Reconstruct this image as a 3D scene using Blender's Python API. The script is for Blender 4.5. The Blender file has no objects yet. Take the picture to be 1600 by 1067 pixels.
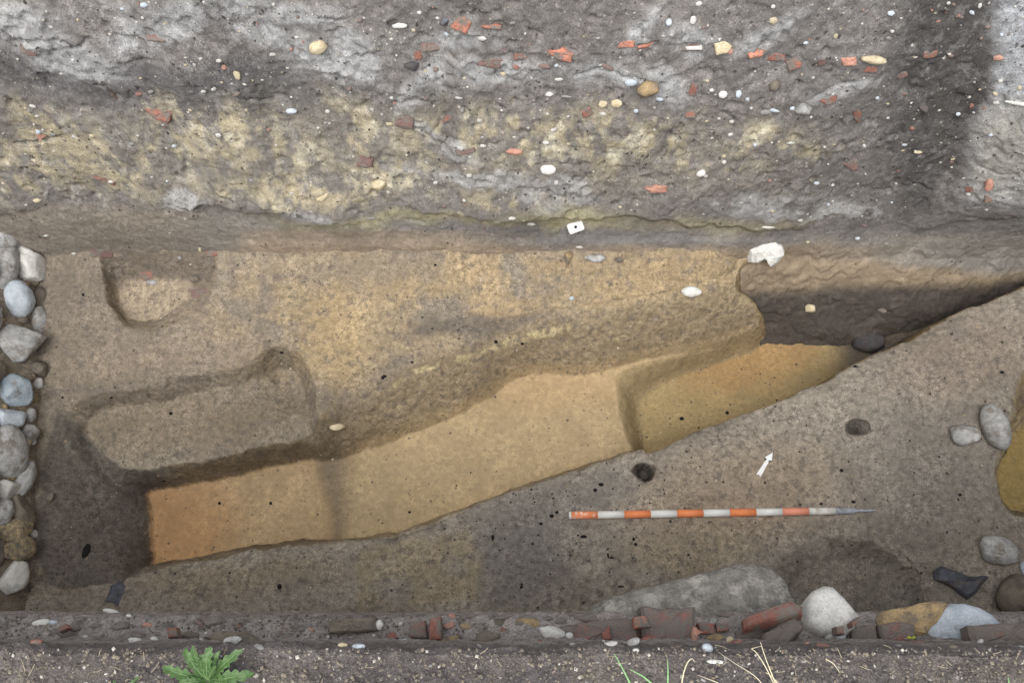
import bpy, bmesh, math, random
import numpy as np
from mathutils import Vector, Matrix

# ------------------------------------------------------------------ camera, sky, sun, exposure
SC = bpy.context.scene
COL = SC.collection
PITCH = 72.0
CAMH = 3.38
cam_data = bpy.data.cameras.new('camera')
cam_data.sensor_width = 36.0
cam_data.lens = 18.0 / math.tan(math.radians(30))
cam_data.clip_start = 0.05
cam_data.clip_end = 500.0
cam = bpy.data.objects.new('camera', cam_data)
cam.location = (0, 0, CAMH)
cam.rotation_euler = (math.radians(90 - PITCH), 0, 0)
COL.objects.link(cam)
SC.camera = cam

SUN_EL, SUN_AZ = 67.0, 200.0          # azimuth measured from +Y towards +X
world = bpy.data.worlds.new('World')
SC.world = world
world.use_nodes = True
wn, wl = world.node_tree.nodes, world.node_tree.links
sky = wn.new('ShaderNodeTexSky')
sky.sky_type = 'NISHITA'
sky.sun_disc = False
sky.sun_elevation = math.radians(SUN_EL)
sky.sun_rotation = math.radians(SUN_AZ)
sky.dust_density = 4.0
sky.air_density = 1.0
sky.ozone_density = 1.0
hs = wn.new('ShaderNodeHueSaturation')
hs.inputs['Saturation'].default_value = 0.20       # a grey, overcast sky
wl.new(sky.outputs[0], hs.inputs['Color'])
wl.new(hs.outputs[0], wn['Background'].inputs['Color'])
wn['Background'].inputs['Strength'].default_value = 0.15
sd = bpy.data.lights.new('sun', 'SUN')
sd.energy = 1.5
sd.angle = math.radians(60)
sd.color = (1.0, 0.985, 0.965)
sun = bpy.data.objects.new('sun', sd)
e, a = math.radians(SUN_EL), math.radians(SUN_AZ)
sdir = Vector((math.sin(a) * math.cos(e), math.cos(a) * math.cos(e), math.sin(e)))
sun.rotation_euler = sdir.to_track_quat('Z', 'Y').to_euler()
sun.location = (0, 0, 12)
COL.objects.link(sun)
SC.view_settings.view_transform = 'Standard'
SC.view_settings.look = 'None'
SC.view_settings.gamma = 1.0
SC.cycles.max_bounces = 5
SC.cycles.diffuse_bounces = 3
SC.cycles.glossy_bounces = 2
SC.view_settings.exposure = 0.70

# ------------------------------------------------------------------ pixel <-> world
F = 800 / math.tan(math.radians(30))
CX, CY = 800.0, 533.5
_p = math.radians(PITCH)
FWD = Vector((0, math.cos(_p), -math.sin(_p)))
UP = Vector((0, math.sin(_p), math.cos(_p)))
RIGHT = Vector((1, 0, 0))
CAM = Vector((0, 0, CAMH))

def ray(x, y):
    return (FWD + RIGHT * ((x - CX) / F) + UP * ((CY - y) / F)).normalized()

def at_z(x, y, z):
    d = ray(x, y)
    return CAM + d * ((z - CAMH) / d.z)

def project(P):
    d = P - np.array(CAM)
    zc = d @ np.array(FWD)
    return CX + F * d[:, 0] / zc, CY - F * (d @ np.array(UP)) / zc

def lin(c):
    c = np.asarray(c, float) / 255.0
    return np.where(c <= 0.04045, c / 12.92, ((c + 0.055) / 1.055) ** 2.4)

# ------------------------------------------------------------------ noise
def _hash(i, j, k, seed):
    h = (i * 374761393 + j * 668265263 + k * 2147483647 + seed * 974634777) & 0xFFFFFFFF
    h = ((h ^ (h >> 13)) * 1274126177) & 0xFFFFFFFF
    h = ((h ^ (h >> 16)) * 2246822519) & 0xFFFFFFFF
    return ((h ^ (h >> 15)) & 0xFFFFFF) / float(0xFFFFFF)

def vnoise(x, y, z, seed=0):
    xi, yi, zi = np.floor(x).astype(np.int64), np.floor(y).astype(np.int64), np.floor(z).astype(np.int64)
    fx, fy, fz = x - xi, y - yi, z - zi
    fx, fy, fz = [f * f * f * (f * (f * 6 - 15) + 10) for f in (fx, fy, fz)]
    r = 0
    for dx in (0, 1):
        for dy in (0, 1):
            for dz in (0, 1):
                w = (fx if dx else 1 - fx) * (fy if dy else 1 - fy) * (fz if dz else 1 - fz)
                r = r + w * _hash(xi + dx, yi + dy, zi + dz, seed)
    return r * 2 - 1

def fbm(x, y, z, freq, octv=4, rough=0.5, seed=0):
    a, s, t = 1.0, 0.0, 0.0
    for o in range(octv):
        s = s + a * vnoise(x * freq + 17.3 * o, y * freq + 5.1 * o, z * freq - 9.7 * o, seed + o)
        t += a
        a *= rough
        freq *= 2.03
    return s / t

def sstep(a, b, x):
    t = np.clip((x - a) / (b - a), 0, 1)
    return t * t * (3 - 2 * t)

# ------------------------------------------------------------------ materials
def new_mat(name, rough=0.95):
    m = bpy.data.materials.new(name)
    m.use_nodes = True
    b = m.node_tree.nodes['Principled BSDF']
    b.inputs['Roughness'].default_value = rough
    b.inputs['Specular IOR Level'].default_value = 0.25
    return m, m.node_tree.nodes, m.node_tree.links, b

def N_noise(n, l, vec, scale, detail=5, rough=0.6, dist=0.0):
    t = n.new('ShaderNodeTexNoise')
    t.inputs['Scale'].default_value = scale
    t.inputs['Detail'].default_value = detail
    t.inputs['Roughness'].default_value = rough
    t.inputs['Distortion'].default_value = dist
    l.new(vec, t.inputs['Vector'])
    return t

def N_map(n, l, sock, a, b, c, d):
    m = n.new('ShaderNodeMapRange')
    m.inputs[1].default_value, m.inputs[2].default_value = a, b
    m.inputs[3].default_value, m.inputs[4].default_value = c, d
    l.new(sock, m.inputs[0])
    return m.outputs[0]

def N_math(n, l, op, s1, s2):
    m = n.new('ShaderNodeMath')
    m.operation = op
    for i, s in enumerate((s1, s2)):
        if isinstance(s, (int, float)):
            m.inputs[i].default_value = s
        else:
            l.new(s, m.inputs[i])
    return m.outputs[0]

def N_mix(n, l, fac, c1, c2, mode='MIX'):
    m = n.new('ShaderNodeMix')
    m.data_type = 'RGBA'
    m.blend_type = mode
    if isinstance(fac, (int, float)):
        m.inputs[0].default_value = fac
    else:
        l.new(fac, m.inputs[0])
    for i, s in ((6, c1), (7, c2)):
        if isinstance(s, (tuple, list, np.ndarray)):
            m.inputs[i].default_value = (*[float(v) for v in s[:3]], 1)
        else:
            l.new(s, m.inputs[i])
    return m.outputs[2]

def soil_material(name, zscale=1.0, grit=1.0, bump=1.0, mott=(112, 104, 98), fine=1.0, scrape=0.0):
    m, n, l, b = new_mat(name, 0.97)
    tc = n.new('ShaderNodeTexCoord')
    mp = n.new('ShaderNodeMapping')
    mp.inputs['Scale'].default_value = (1, 1, zscale)
    l.new(tc.outputs['Object'], mp.inputs[0])
    v = mp.outputs[0]
    at = n.new('ShaderNodeAttribute'); at.attribute_name = 'Col'
    mk = n.new('ShaderNodeAttribute'); mk.attribute_name = 'Msk'
    sep = n.new('ShaderNodeSeparateColor'); l.new(mk.outputs['Color'], sep.inputs[0])
    n2 = N_noise(n, l, v, 48, 4, 0.68)
    n3 = N_noise(n, l, v, 290, 2, 0.65)
    n4 = N_noise(n, l, v, 26, 4, 0.70)
    f2 = N_map(n, l, n2.outputs[0], 0.34, 0.66, 1 - 0.22 * fine, 1 + 0.20 * fine)
    f3 = N_map(n, l, n3.outputs[0], 0.36, 0.64, 1 - 0.24 * fine, 1 + 0.22 * fine)
    f = N_math(n, l, 'MULTIPLY', f2, f3)
    if scrape > 0:
        ms = n.new('ShaderNodeMapping')
        ms.inputs['Rotation'].default_value = (0, 0, math.radians(-24))
        ms.inputs['Scale'].default_value = (20, 85, 50)
        l.new(tc.outputs['Object'], ms.inputs[0])
        sc = N_noise(n, l, ms.outputs[0], 1.0, 3, 0.7)
        f = N_math(n, l, 'MULTIPLY', f, N_map(n, l, sc.outputs[0], 0.3, 0.7, 1 - .10 * scrape, 1 + .09 * scrape))
    amp = N_map(n, l, sep.outputs[0], 0.0, 0.5, 0.42, 1.0)
    patch = N_noise(n, l, v, 7, 3, 0.6)
    amp = N_math(n, l, 'MULTIPLY', amp, N_map(n, l, patch.outputs[0], 0.35, 0.65, 0.55, 1.15))
    f = N_math(n, l, 'ADD', N_math(n, l, 'MULTIPLY', N_math(n, l, 'SUBTRACT', f, 1.0), amp), 1.0)
    f = N_math(n, l, 'MULTIPLY', f, N_map(n, l, patch.outputs[0], 0.3, 0.7, 0.90, 1.10))
    # mottles of another earth
    mf = N_math(n, l, 'MULTIPLY', N_map(n, l, n4.outputs[0], 0.545, 0.60, 0, 1), sep.outputs[0])
    c = N_mix(n, l, mf, at.outputs['Color'], lin(mott))
    vv = n.new('ShaderNodeVectorMath'); vv.operation = 'SCALE'
    l.new(c, vv.inputs[0]); l.new(f, vv.inputs['Scale'])
    c = vv.outputs[0]
    # charcoal flecks; on the section they also paint shade in small pits
    off = n.new('ShaderNodeVectorMath'); off.operation = 'MULTIPLY_ADD'
    l.new(n3.outputs[1], off.inputs[0])
    off.inputs[1].default_value = (0.012,) * 3
    l.new(v, off.inputs[2])
    def flecks(scale, size, gate):
        w = n.new('ShaderNodeTexVoronoi'); w.inputs['Scale'].default_value = scale
        l.new(off.outputs[0], w.inputs['Vector'])
        sp = n.new('ShaderNodeSeparateColor'); l.new(w.outputs['Color'], sp.inputs[0])
        g = N_map(n, l, sp.outputs[0], gate, gate + 0.02, 0, 1)
        sz = N_math(n, l, 'MULTIPLY', N_math(n, l, 'POWER', sp.outputs[1], 2.0), size * 1.3)
        sz = N_math(n, l, 'ADD', sz, size * 0.22)
        d = N_math(n, l, 'SUBTRACT', sz, w.outputs['Distance'])
        d = N_map(n, l, d, 0.0, size * 0.3, 0, 1)
        return N_math(n, l, 'MULTIPLY', g, d)
    k1 = flecks(48, 0.20, 0.70)
    k1 = N_math(n, l, 'MULTIPLY', k1, sep.outputs[1])
    c = N_mix(n, l, k1, c, lin((58, 53, 50)))
    k2 = flecks(75, 0.22, 0.62)
    k2 = N_math(n, l, 'MULTIPLY', k2, sep.outputs[2])
    c = N_mix(n, l, k2, c, lin((186, 181, 170)))
    l.new(c, b.inputs['Base Color'])
    h = N_math(n, l, 'ADD', N_math(n, l, 'MULTIPLY', n2.outputs[0], 0.010), N_math(n, l, 'MULTIPLY', n3.outputs[0], 0.0035 * grit))
    if scrape > 0:
        h = N_math(n, l, 'ADD', h, N_math(n, l, 'MULTIPLY', sc.outputs[0], 0.006 * scrape))
    bp = n.new('ShaderNodeBump')
    bp.inputs['Strength'].default_value = 0.75 * bump
    bp.inputs['Distance'].default_value = 1.0
    l.new(h, bp.inputs['Height'])
    l.new(bp.outputs[0], b.inputs['Normal'])
    return m

_ROCK = {}
def rock_mat(name, c1, c2, soil=(122, 113, 104), dust=0.35, scale=40, vein=None, bump=1.0, rough=0.85):
    m, n, l, b = new_mat(name, rough)
    tc = n.new('ShaderNodeTexCoord')
    oi = n.new('ShaderNodeObjectInfo')
    off = n.new('ShaderNodeVectorMath'); off.operation = 'ADD'
    l.new(tc.outputs['Object'], off.inputs[0]); l.new(oi.outputs['Location'], off.inputs[1])
    v = off.outputs[0]
    n1 = N_noise(n, l, v, scale, 4, 0.65)
    n2 = N_noise(n, l, v, scale * 6, 2, 0.6)
    n3 = N_noise(n, l, v, scale * 0.55, 4, 0.7)
    c = N_mix(n, l, N_map(n, l, n1.outputs[0], 0.35, 0.65, 0, 1), lin(c1), lin(c2))
    f = N_math(n, l, 'MULTIPLY', N_map(n, l, n2.outputs[0], 0.3, 0.7, 0.82, 1.16),
               N_map(n, l, oi.outputs['Random'], 0, 1, 0.86, 1.1))
    vv = n.new('ShaderNodeVectorMath'); vv.operation = 'SCALE'
    l.new(c, vv.inputs[0]); l.new(f, vv.inputs['Scale'])
    c = vv.outputs[0]
    if vein:
        w = n.new('ShaderNodeTexVoronoi'); w.feature = 'DISTANCE_TO_EDGE'
        w.inputs['Scale'].default_value = scale * 0.5
        l.new(v, w.inputs['Vector'])
        c = N_mix(n, l, N_map(n, l, w.outputs[0], 0.0, 0.05, 0.7, 0), c, lin(vein))
    # earth sticking to it
    lo = 0.62 - 0.28 * dust
    c = N_mix(n, l, N_map(n, l, n3.outputs[0], lo, lo + 0.12, 0, min(1, 0.5 + dust)), c, lin(soil))
    l.new(c, b.inputs['Base Color'])
    bp = n.new('ShaderNodeBump'); bp.inputs['Distance'].default_value = 1.0
    bp.inputs['Strength'].default_value = 0.6 * bump
    h = N_math(n, l, 'ADD', N_math(n, l, 'MULTIPLY', n1.outputs[0], 0.3 / scale), N_math(n, l, 'MULTIPLY', n2.outputs[0], 0.06 / scale))
    l.new(h, bp.inputs['Height']); l.new(bp.outputs[0], b.inputs['Normal'])
    return m

def plain_mat(name, c, rough=0.6, var=0.12, scale=60, c2=None, thr=(0.55, 0.7)):
    m, n, l, b = new_mat(name, rough)
    tc = n.new('ShaderNodeTexCoord')
    n1 = N_noise(n, l, tc.outputs['Object'], scale, 6, 0.65, 0.3)
    f = N_map(n, l, n1.outputs[0], 0.3, 0.7, 1 - var, 1 + var)
    vv = n.new('ShaderNodeVectorMath'); vv.operation = 'SCALE'
    vv.inputs[0].default_value = [float(x) for x in lin(c)]
    l.new(f, vv.inputs['Scale'])
    o = vv.outputs[0]
    if c2:
        n2 = N_noise(n, l, tc.outputs['Object'], scale * 0.6, 6, 0.7, 0.5)
        o = N_mix(n, l, N_map(n, l, n2.outputs[0], thr[0], thr[1], 0, 1), o, lin(c2))
    l.new(o, b.inputs['Base Color'])
    return m

M = {}
M['floor'] = soil_material('dug_earth', 1.0, 1.3, 0.8, fine=1.6, scrape=.9)
M['wall'] = soil_material('section_earth', 0.55, 1.3, 1.0, mott=(150, 148, 146), fine=1.55)
M['near'] = soil_material('topsoil', 0.8, 1.5, 1.0, mott=(96, 90, 86), fine=1.4)
GREY_SOIL = (118, 111, 104)
M['brick_red'] = rock_mat('brick_red', (152, 104, 91), (132, 92, 82), GREY_SOIL, 0.62, 60)
M['brick_orange'] = rock_mat('brick_orange', (196, 134, 112), (172, 110, 92), GREY_SOIL, 0.55, 70)
M['brick_dull'] = rock_mat('brick_dull', (128, 102, 95), (112, 93, 88), GREY_SOIL, 0.6, 60)
M['brick_pink'] = rock_mat('brick_pink', (188, 142, 124), (165, 120, 104), GREY_SOIL, 0.3, 60)
M['brick_dusty'] = rock_mat('brick_dusty', (140, 98, 87), (122, 90, 83), (116, 108, 102), 1.0, 34, bump=1.6)
M['white'] = rock_mat('white_stone', (222, 220, 214), (198, 197, 192), (150, 145, 136), 0.12, 45, rough=0.75)
M['whiteblue'] = rock_mat('blue_white_stone', (192, 199, 206), (172, 181, 189), (130, 126, 122), 0.16, 40, rough=0.7)
M['grey'] = rock_mat('grey_stone', (178, 178, 176), (146, 145, 143), (126, 118, 108), 0.42, 38, bump=1.6, rough=0.75)
M['blue'] = rock_mat('blue_grey_stone', (150, 165, 178), (176, 186, 192), (128, 118, 106), 0.28, 34, rough=0.65)
M['cream'] = rock_mat('cream_stone', (208, 196, 168), (184, 170, 138), (140, 128, 110), 0.25, 45)
M['tan'] = rock_mat('tan_stone', (166, 144, 106), (128, 112, 90), (104, 97, 90), 0.35, 40)
M['brown'] = rock_mat('brown_stone', (126, 117, 104), (104, 97, 88), (98, 91, 85), 0.4, 35)
M['conglom'] = rock_mat('conglomerate', (168, 150, 116), (104, 98, 90), (96, 90, 84), 0.3, 75, bump=2.0)
M['dark'] = rock_mat('dark_stone', (88, 86, 88), (72, 70, 71), (92, 84, 78), 0.35, 40)
M['slate'] = rock_mat('slate', (92, 96, 104), (74, 74, 80), (96, 88, 80), 0.35, 40, rough=0.5)
M['block'] = rock_mat('big_grey_block', (140, 136, 128), (108, 105, 99), (176, 172, 162), 0.3, 34, bump=3.0)

# ------------------------------------------------------------------ object helpers
def tag(o, label=None, cat=None, group=None, kind=None):
    if label: o['label'] = label
    if cat: o['category'] = cat
    if group: o['group'] = group
    if kind: o['kind'] = kind
    return o

def link(name, me, mat, parent=None):
    o = bpy.data.objects.new(name, me)
    if mat is not None and len(me.materials) == 0:
        me.materials.append(mat)
    COL.objects.link(o)
    o.parent = parent
    return o

def grid_mesh(name, P, nu, nv, col=None, msk=None, smooth=True, flip=False):
    me = bpy.data.meshes.new(name)
    me.vertices.add(len(P))
    me.vertices.foreach_set('co', P.astype(np.float32).ravel())
    i = np.arange(nu - 1)[:, None] * nv + np.arange(nv - 1)[None, :]
    q = np.stack([i, i + nv, i + nv + 1, i + 1], -1).reshape(-1, 4)
    if flip:
        q = q[:, ::-1]
    nf = len(q)
    me.loops.add(nf * 4)
    me.loops.foreach_set('vertex_index', q.astype(np.int32).ravel())
    me.polygons.add(nf)
    me.polygons.foreach_set('loop_start', (np.arange(nf) * 4).astype(np.int32))
    me.polygons.foreach_set('loop_total', np.full(nf, 4, np.int32))
    me.polygons.foreach_set('use_smooth', np.full(nf, smooth))
    me.update(calc_edges=True)
    for nm, A in (('Col', col), ('Msk', msk)):
        if A is not None:
            at = me.color_attributes.new(nm, 'FLOAT_COLOR', 'POINT')
            at.data.foreach_set('color', np.concatenate([A, np.ones((len(A), 1))], 1).astype(np.float32).ravel())
    return me

def grid_normals(P, nu, nv):
    G = P.reshape(nu, nv, 3)
    du = np.gradient(G, axis=0); dv = np.gradient(G, axis=1)
    n = np.cross(du, dv)
    n /= np.linalg.norm(n, axis=2, keepdims=True) + 1e-9
    return n.reshape(-1, 3)

def poly_dist(X, Y, poly):
    """unsigned distance to the outline and inside test"""
    d2 = np.full(X.shape, 1e9)
    ins = np.zeros(X.shape, bool)
    n = len(poly)
    for i in range(n):
        x1, y1 = poly[i]; x2, y2 = poly[(i + 1) % n]
        ex, ey = x2 - x1, y2 - y1
        t = np.clip(((X - x1) * ex + (Y - y1) * ey) / (ex * ex + ey * ey + 1e-12), 0, 1)
        d2 = np.minimum(d2, (X - x1 - t * ex) ** 2 + (Y - y1 - t * ey) ** 2)
        c = (y1 > Y) != (y2 > Y)
        xs = x1 + (Y - y1) * ex / (ey if abs(ey) > 1e-12 else 1e-12)
        ins ^= c & (X < xs)
    return np.sqrt(d2), ins

def chaikin(p):
    o = []
    for i in range(len(p)):
        a, b = np.array(p[i]), np.array(p[(i + 1) % len(p)])
        o += [a * .75 + b * .25, a * .25 + b * .75]
    return o

def blend(col, mask, c):
    col += mask[:, None] * (lin(c)[None, :] - col)

# pixel-space soft masks on visible soil (where another earth lies)
def ell(u, v, cx, cy, rx, ry, rot=0, soft=0.5):
    r = math.radians(rot)
    du, dv = u - cx, v - cy
    a = (du * math.cos(r) + dv * math.sin(r)) / rx
    b = (-du * math.sin(r) + dv * math.cos(r)) / ry
    return 1 - sstep(1 - soft, 1 + soft, np.sqrt(a * a + b * b))

def pmask(u, v, poly, soft):
    d, i = poly_dist(u, v, poly)
    s = np.where(i, d, -d)
    return sstep(-soft, soft, s)

# ------------------------------------------------------------------ trench floor
STEP = 0.006
xs = np.arange(-2.72, 3.06, STEP); ys = np.arange(-0.02, 1.72, STEP)
nu, nv = len(xs), len(ys)
GX, GY = np.meshgrid(xs, ys, indexing='ij')
GX = GX.ravel(); GY = GY.ravel()
Z0 = np.zeros_like(GX)
h = 0.022 * sstep(0.75, 1.45, GY) + 0.010 * fbm(GX, GY, Z0, 1.7, 3, 0.5, 3)
warp = 0.020
wx = GX + warp * fbm(GX, GY, Z0, 5, 4, 0.6, 11)
wy = GY + warp * fbm(GX, GY, Z0, 5, 4, 0.6, 23)
wy += .016 * fbm(GX, GY, Z0, 2.4, 2, .5, 24)
wx += .006 * fbm(GX, GY, Z0, 34, 3, 0.6, 25); wy += .006 * fbm(GX, GY, Z0, 34, 3, 0.6, 27)
h += .045 * (1 + 1.1 * fbm(GX, Z0, Z0, 4, 5, .65, 29)) * sstep(1.33, 1.475, GY)
zone = {}

def cut(name, rim, floor, z, power=1.0, minw=0.03, rnd=0.02, rw=0.05, smooth=1, floor_fn=None, sm=True):
    """dig: from the rim outline down to the floor outline; both given as (px, py, z)"""
    global h
    R = [tuple(at_z(x, y, zz)[:2]) for x, y, zz in rim]
    B = [tuple(at_z(p[0], p[1], z if len(p) < 3 else p[2])[:2]) for p in floor]
    for _ in range(smooth):
        R = chaikin(R); B = chaikin(B)
    R = np.array(R); B = np.array(B)
    pad = 0.3
    sel = (GX > R[:, 0].min() - pad) & (GX < R[:, 0].max() + pad) & (GY > R[:, 1].min() - pad) & (GY < R[:, 1].max() + pad)
    idx = np.nonzero(sel)[0]
    X, Y = wx[idx], wy[idx]
    dr, ri = poly_dist(X, Y, R)
    db, bi = poly_dist(X, Y, B)
    db = np.where(bi, 0, db)
    t = np.where(ri, dr / (dr + db + 1e-6), 0)
    t = np.minimum(t, dr / minw)
    t = np.where(ri, np.clip(t, 0, 1), 0)
    if callable(power): power = power(GX[idx])
    s = t ** power
    if sm:
        s = s * s * (3 - 2 * s) if power == 1 else s
    zf = z if floor_fn is None else floor_fn(GX[idx], GY[idx])
    ho = h[idx]
    ho = ho - rnd * np.exp(-dr / rw) * np.where(ri, 1 - t, 1)
    hn = ho + (np.minimum(zf, ho) - ho) * s
    h[idx] = hn
    full = np.zeros_like(h); full[idx] = t
    zone[name] = full

BANK = [(1700, 418), (1600, 450), (1520, 482), (1440, 522), (1370, 553), (1290, 592), (1200, 634), (1100, 672), (990, 712), (860, 747), (750, 787), (640, 832), (520, 852), (380, 857), (240, 886), (150, 906), (60, 934)]
BK = [(x, y, 0) for x, y in BANK]
# scoop against the section, left
cut('scoop', [(163, 450, .02), (170, 485, .02), (182, 512, .02), (210, 520, .02), (255, 516, .02), (300, 502, .02), (332, 470, .02), (347, 440, .02), (352, 400, .02), (280, 385, .02), (165, 390, .02)],
    [(174, 455), (180, 495), (205, 508), (262, 498), (305, 472), (318, 442), (250, 437), (190, 440)], -0.065, 1.0, 0.018, 0.002, 0.03, sm=False, floor_fn=lambda x, y: -.07 + .075 * sstep(-1.62, -1.22, x))
# ledge with the rounded hollow
cut('ledge', [(80, 645, 0), (110, 625, 0), (150, 614, 0), (250, 600, 0), (330, 585, 0), (392, 570, 0), (410, 548, 0), (440, 540, 0), (468, 552, 0), (486, 590, 0), (492, 640, 0), (505, 720, 0), (480, 790, 0), (200, 800, 0), (120, 740, 0), (90, 690, 0)],
    [(118, 660), (160, 640), (250, 628), (335, 610), (400, 600), (420, 585), (432, 570), (455, 574), (470, 604), (477, 650), (490, 740), (470, 790), (200, 800), (150, 740)], -0.095, 1.0, 0.025, 0.006, 0.05, sm=False, floor_fn=lambda x, y: -.09 - .07 * sstep(-1.06, -.90, x) * sstep(.80, .93, y))
# main pit
cut('mid', [(72, 600, 0), (100, 640, -.03), (140, 690, -.08), (200, 738, -.11), (260, 727, -.11), (320, 712, -.11), (400, 697, -.11), (450, 688, -.11), (478, 674, -.09), (494, 646, -.03), (522, 606, 0), (578, 568, 0), (650, 538, 0), (740, 503, 0), (850, 480, 0), (950, 464, 0), (1050, 446, 0), (1130, 430, 0), (1165, 412, 0), (1300, 420, 0), (1420, 470, 0)] + BK[2:] + [(40, 900, 0), (46, 750, 0), (55, 680, 0)],
    [(226, 762), (290, 745), (345, 732), (400, 722), (460, 712), (490, 718), (520, 720), (570, 706), (620, 683), (700, 651), (770, 622), (800, 598), (840, 588), (900, 594), (950, 580), (1020, 556), (1120, 540), (1200, 520), (1300, 520), (1400, 520), (1350, 600), (1200, 690), (1000, 770), (800, 830), (640, 880), (515, 900), (400, 920), (240, 930), (236, 860), (234, 810)],
    -0.32, lambda x: 1.15 + .60 * sstep(-.95, -.55, x), 0.05, 0.055, 0.11, sm=False)
# its left end, a shallow step deeper
lp = np.array(sorted([tuple(at_z(x, y, -.32)[:2])[::-1] for x, y in ((488, 690), (497, 725), (510, 770), (520, 810), (526, 860), (528, 900))]))
sx = np.interp(wy, lp[:, 0], lp[:, 1]) - wx
zone['left'] = zone['mid'] * sstep(-.35, -.9, GX)
lstep = sstep(-.03, .05, sx)
h = h - 0.026 * lstep * zone['mid'] ** 3
# right, deepest end running under the section
def rfloor(x, y):
    return -0.46 + 0.18 * sstep(1.5, 2.1, x)
cut('right', [(955, 605, -.32), (962, 582, -.32), (1000, 560, -.27), (1060, 543, -.26), (1130, 522, -.22), (1185, 502, -.19), (1200, 496, -.16), (1175, 470, -.1), (1155, 446, 0), (1152, 430, 0), (1168, 400, 0), (1300, 380, 0), (1720, 360, 0)] + BK[:8] + [(1000, 740, -.32), (982, 700, -.32), (965, 650, -.32)],
    [(1000, 640), (1012, 612), (1060, 592), (1120, 572), (1180, 552), (1205, 532), (1190, 500), (1150, 470), (1140, 430), (1290, 405), (1720, 390), (1720, 480), (1600, 500), (1400, 620), (1250, 700), (1100, 760), (1010, 780), (1008, 700)], -0.46, 1.0, 0.035, 0.02, 0.06, floor_fn=rfloor)
# second pit at the right edge
cut('far_right', [(1543, 705, 0), (1546, 745, 0), (1560, 785, 0), (1595, 812, 0), (1700, 830, 0), (1780, 700, 0), (1740, 560, 0), (1640, 555, 0), (1595, 580, 0), (1575, 615, 0), (1560, 655, 0)],
    [(1540, 712), (1555, 690), (1600, 672), (1700, 660), (1750, 720), (1680, 860), (1590, 850), (1545, 790)], -0.36, 1.0, 0.03, 0.012, 0.04)
# hollow beside the near section
cut('hollow', [(1185, 900, 0), (1215, 862, 0), (1270, 835, 0), (1330, 832, 0), (1400, 850, 0), (1440, 880, 0), (1450, 930, 0), (1440, 1020, 0), (1150, 1020, 0)],
    [(1235, 920), (1270, 890), (1320, 878), (1380, 890), (1410, 920), (1410, 1030), (1200, 1030)], -0.08, 1.0, 0.03, 0.006, 0.06)
# post-holes
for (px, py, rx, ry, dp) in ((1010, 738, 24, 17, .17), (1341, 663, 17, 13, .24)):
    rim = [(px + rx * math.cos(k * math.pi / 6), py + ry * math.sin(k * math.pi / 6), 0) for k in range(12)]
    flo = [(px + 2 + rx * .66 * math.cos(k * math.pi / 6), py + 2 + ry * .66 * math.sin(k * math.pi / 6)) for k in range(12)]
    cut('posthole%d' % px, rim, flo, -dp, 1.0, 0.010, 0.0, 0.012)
# relief
P = np.stack([GX, GY, h], 1)
nrm = grid_normals(P, nu, nv)
steep = 1 - np.abs(nrm[:, 2])
lefts = sstep(-1.25, -1.5, GX)
relief = (0.0045 * fbm(GX, GY, h, 9, 4, 0.55, 5) + 0.0026 * fbm(GX, GY, h, 38, 3, 0.6, 6))
relief += steep * (0.012 * fbm(GX, GY, h, 7, 4, 0.6, 7) + 0.004 * fbm(GX * 1.0, GY * 1.0, h, 40, 2, 0.6, 8))
pitf = np.maximum(np.maximum(zone['mid'], zone['left']), zone['right'])
relief *= 1 - 0.45 * sstep(0.9, 1, pitf)
bankish = sstep(.95, .55, GY / np.interp(GX, [-2, -1, 0, 1, 2], [.35, .35, .62, 1.0, 1.4])) * (1 - sstep(.05, .5, pitf))
relief += bankish * (0.060 * fbm(GX, GY, Z0, 2.6, 3, .5, 43) + 0.012 * fbm(GX, GY, Z0, 12, 3, .6, 45))
relief += lefts * steep * 0.016 * fbm(GX * .5, GY * 2.2, h * .5, 14, 4, .65, 47)
relief += (1 - pitf) * .007 * fbm(GX, GY, Z0, 14, 3, .6, 49) * sstep(.7, .95, GY)
pu, pv = project(np.stack([GX, GY, h], 1))
bed = (1 - sstep(10, 34, np.abs(pv - (805 - 7 * (pu - 889) / 415)))) * sstep(840, 880, pu) * (1 - sstep(1390, 1430, pu))
relief *= 1 - .93 * bed
P[:, 2] += bed * (-.012 - P[:, 2]) * .95
# small trowel dents
dent = fbm(GX, GY, h, 22, 2, 0.5, 41)
relief -= 0.007 * sstep(0.35, 0.7, dent) * (1 - sstep(0.3, 0.9, pitf)) * (1 - bed)
P = P + nrm * relief[:, None]
u, v = project(np.stack([GX, GY, h], 1))
wu = u + 26 * fbm(GX, GY, Z0, 6, 5, 0.62, 31) ; wv = v + 22 * fbm(GX, GY, Z0, 6, 5, 0.62, 37)
col = np.zeros((len(P), 3)) + lin((150, 136, 118))
msk = np.zeros((len(P), 3)); msk[:, 0] = 0.55; msk[:, 1] = 0.75; msk[:, 2] = 0.14
big = fbm(GX, GY, Z0, 2.6, 5, 0.6, 51)
med = fbm(GX, GY, Z0, 9, 5, 0.62, 53)
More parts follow.
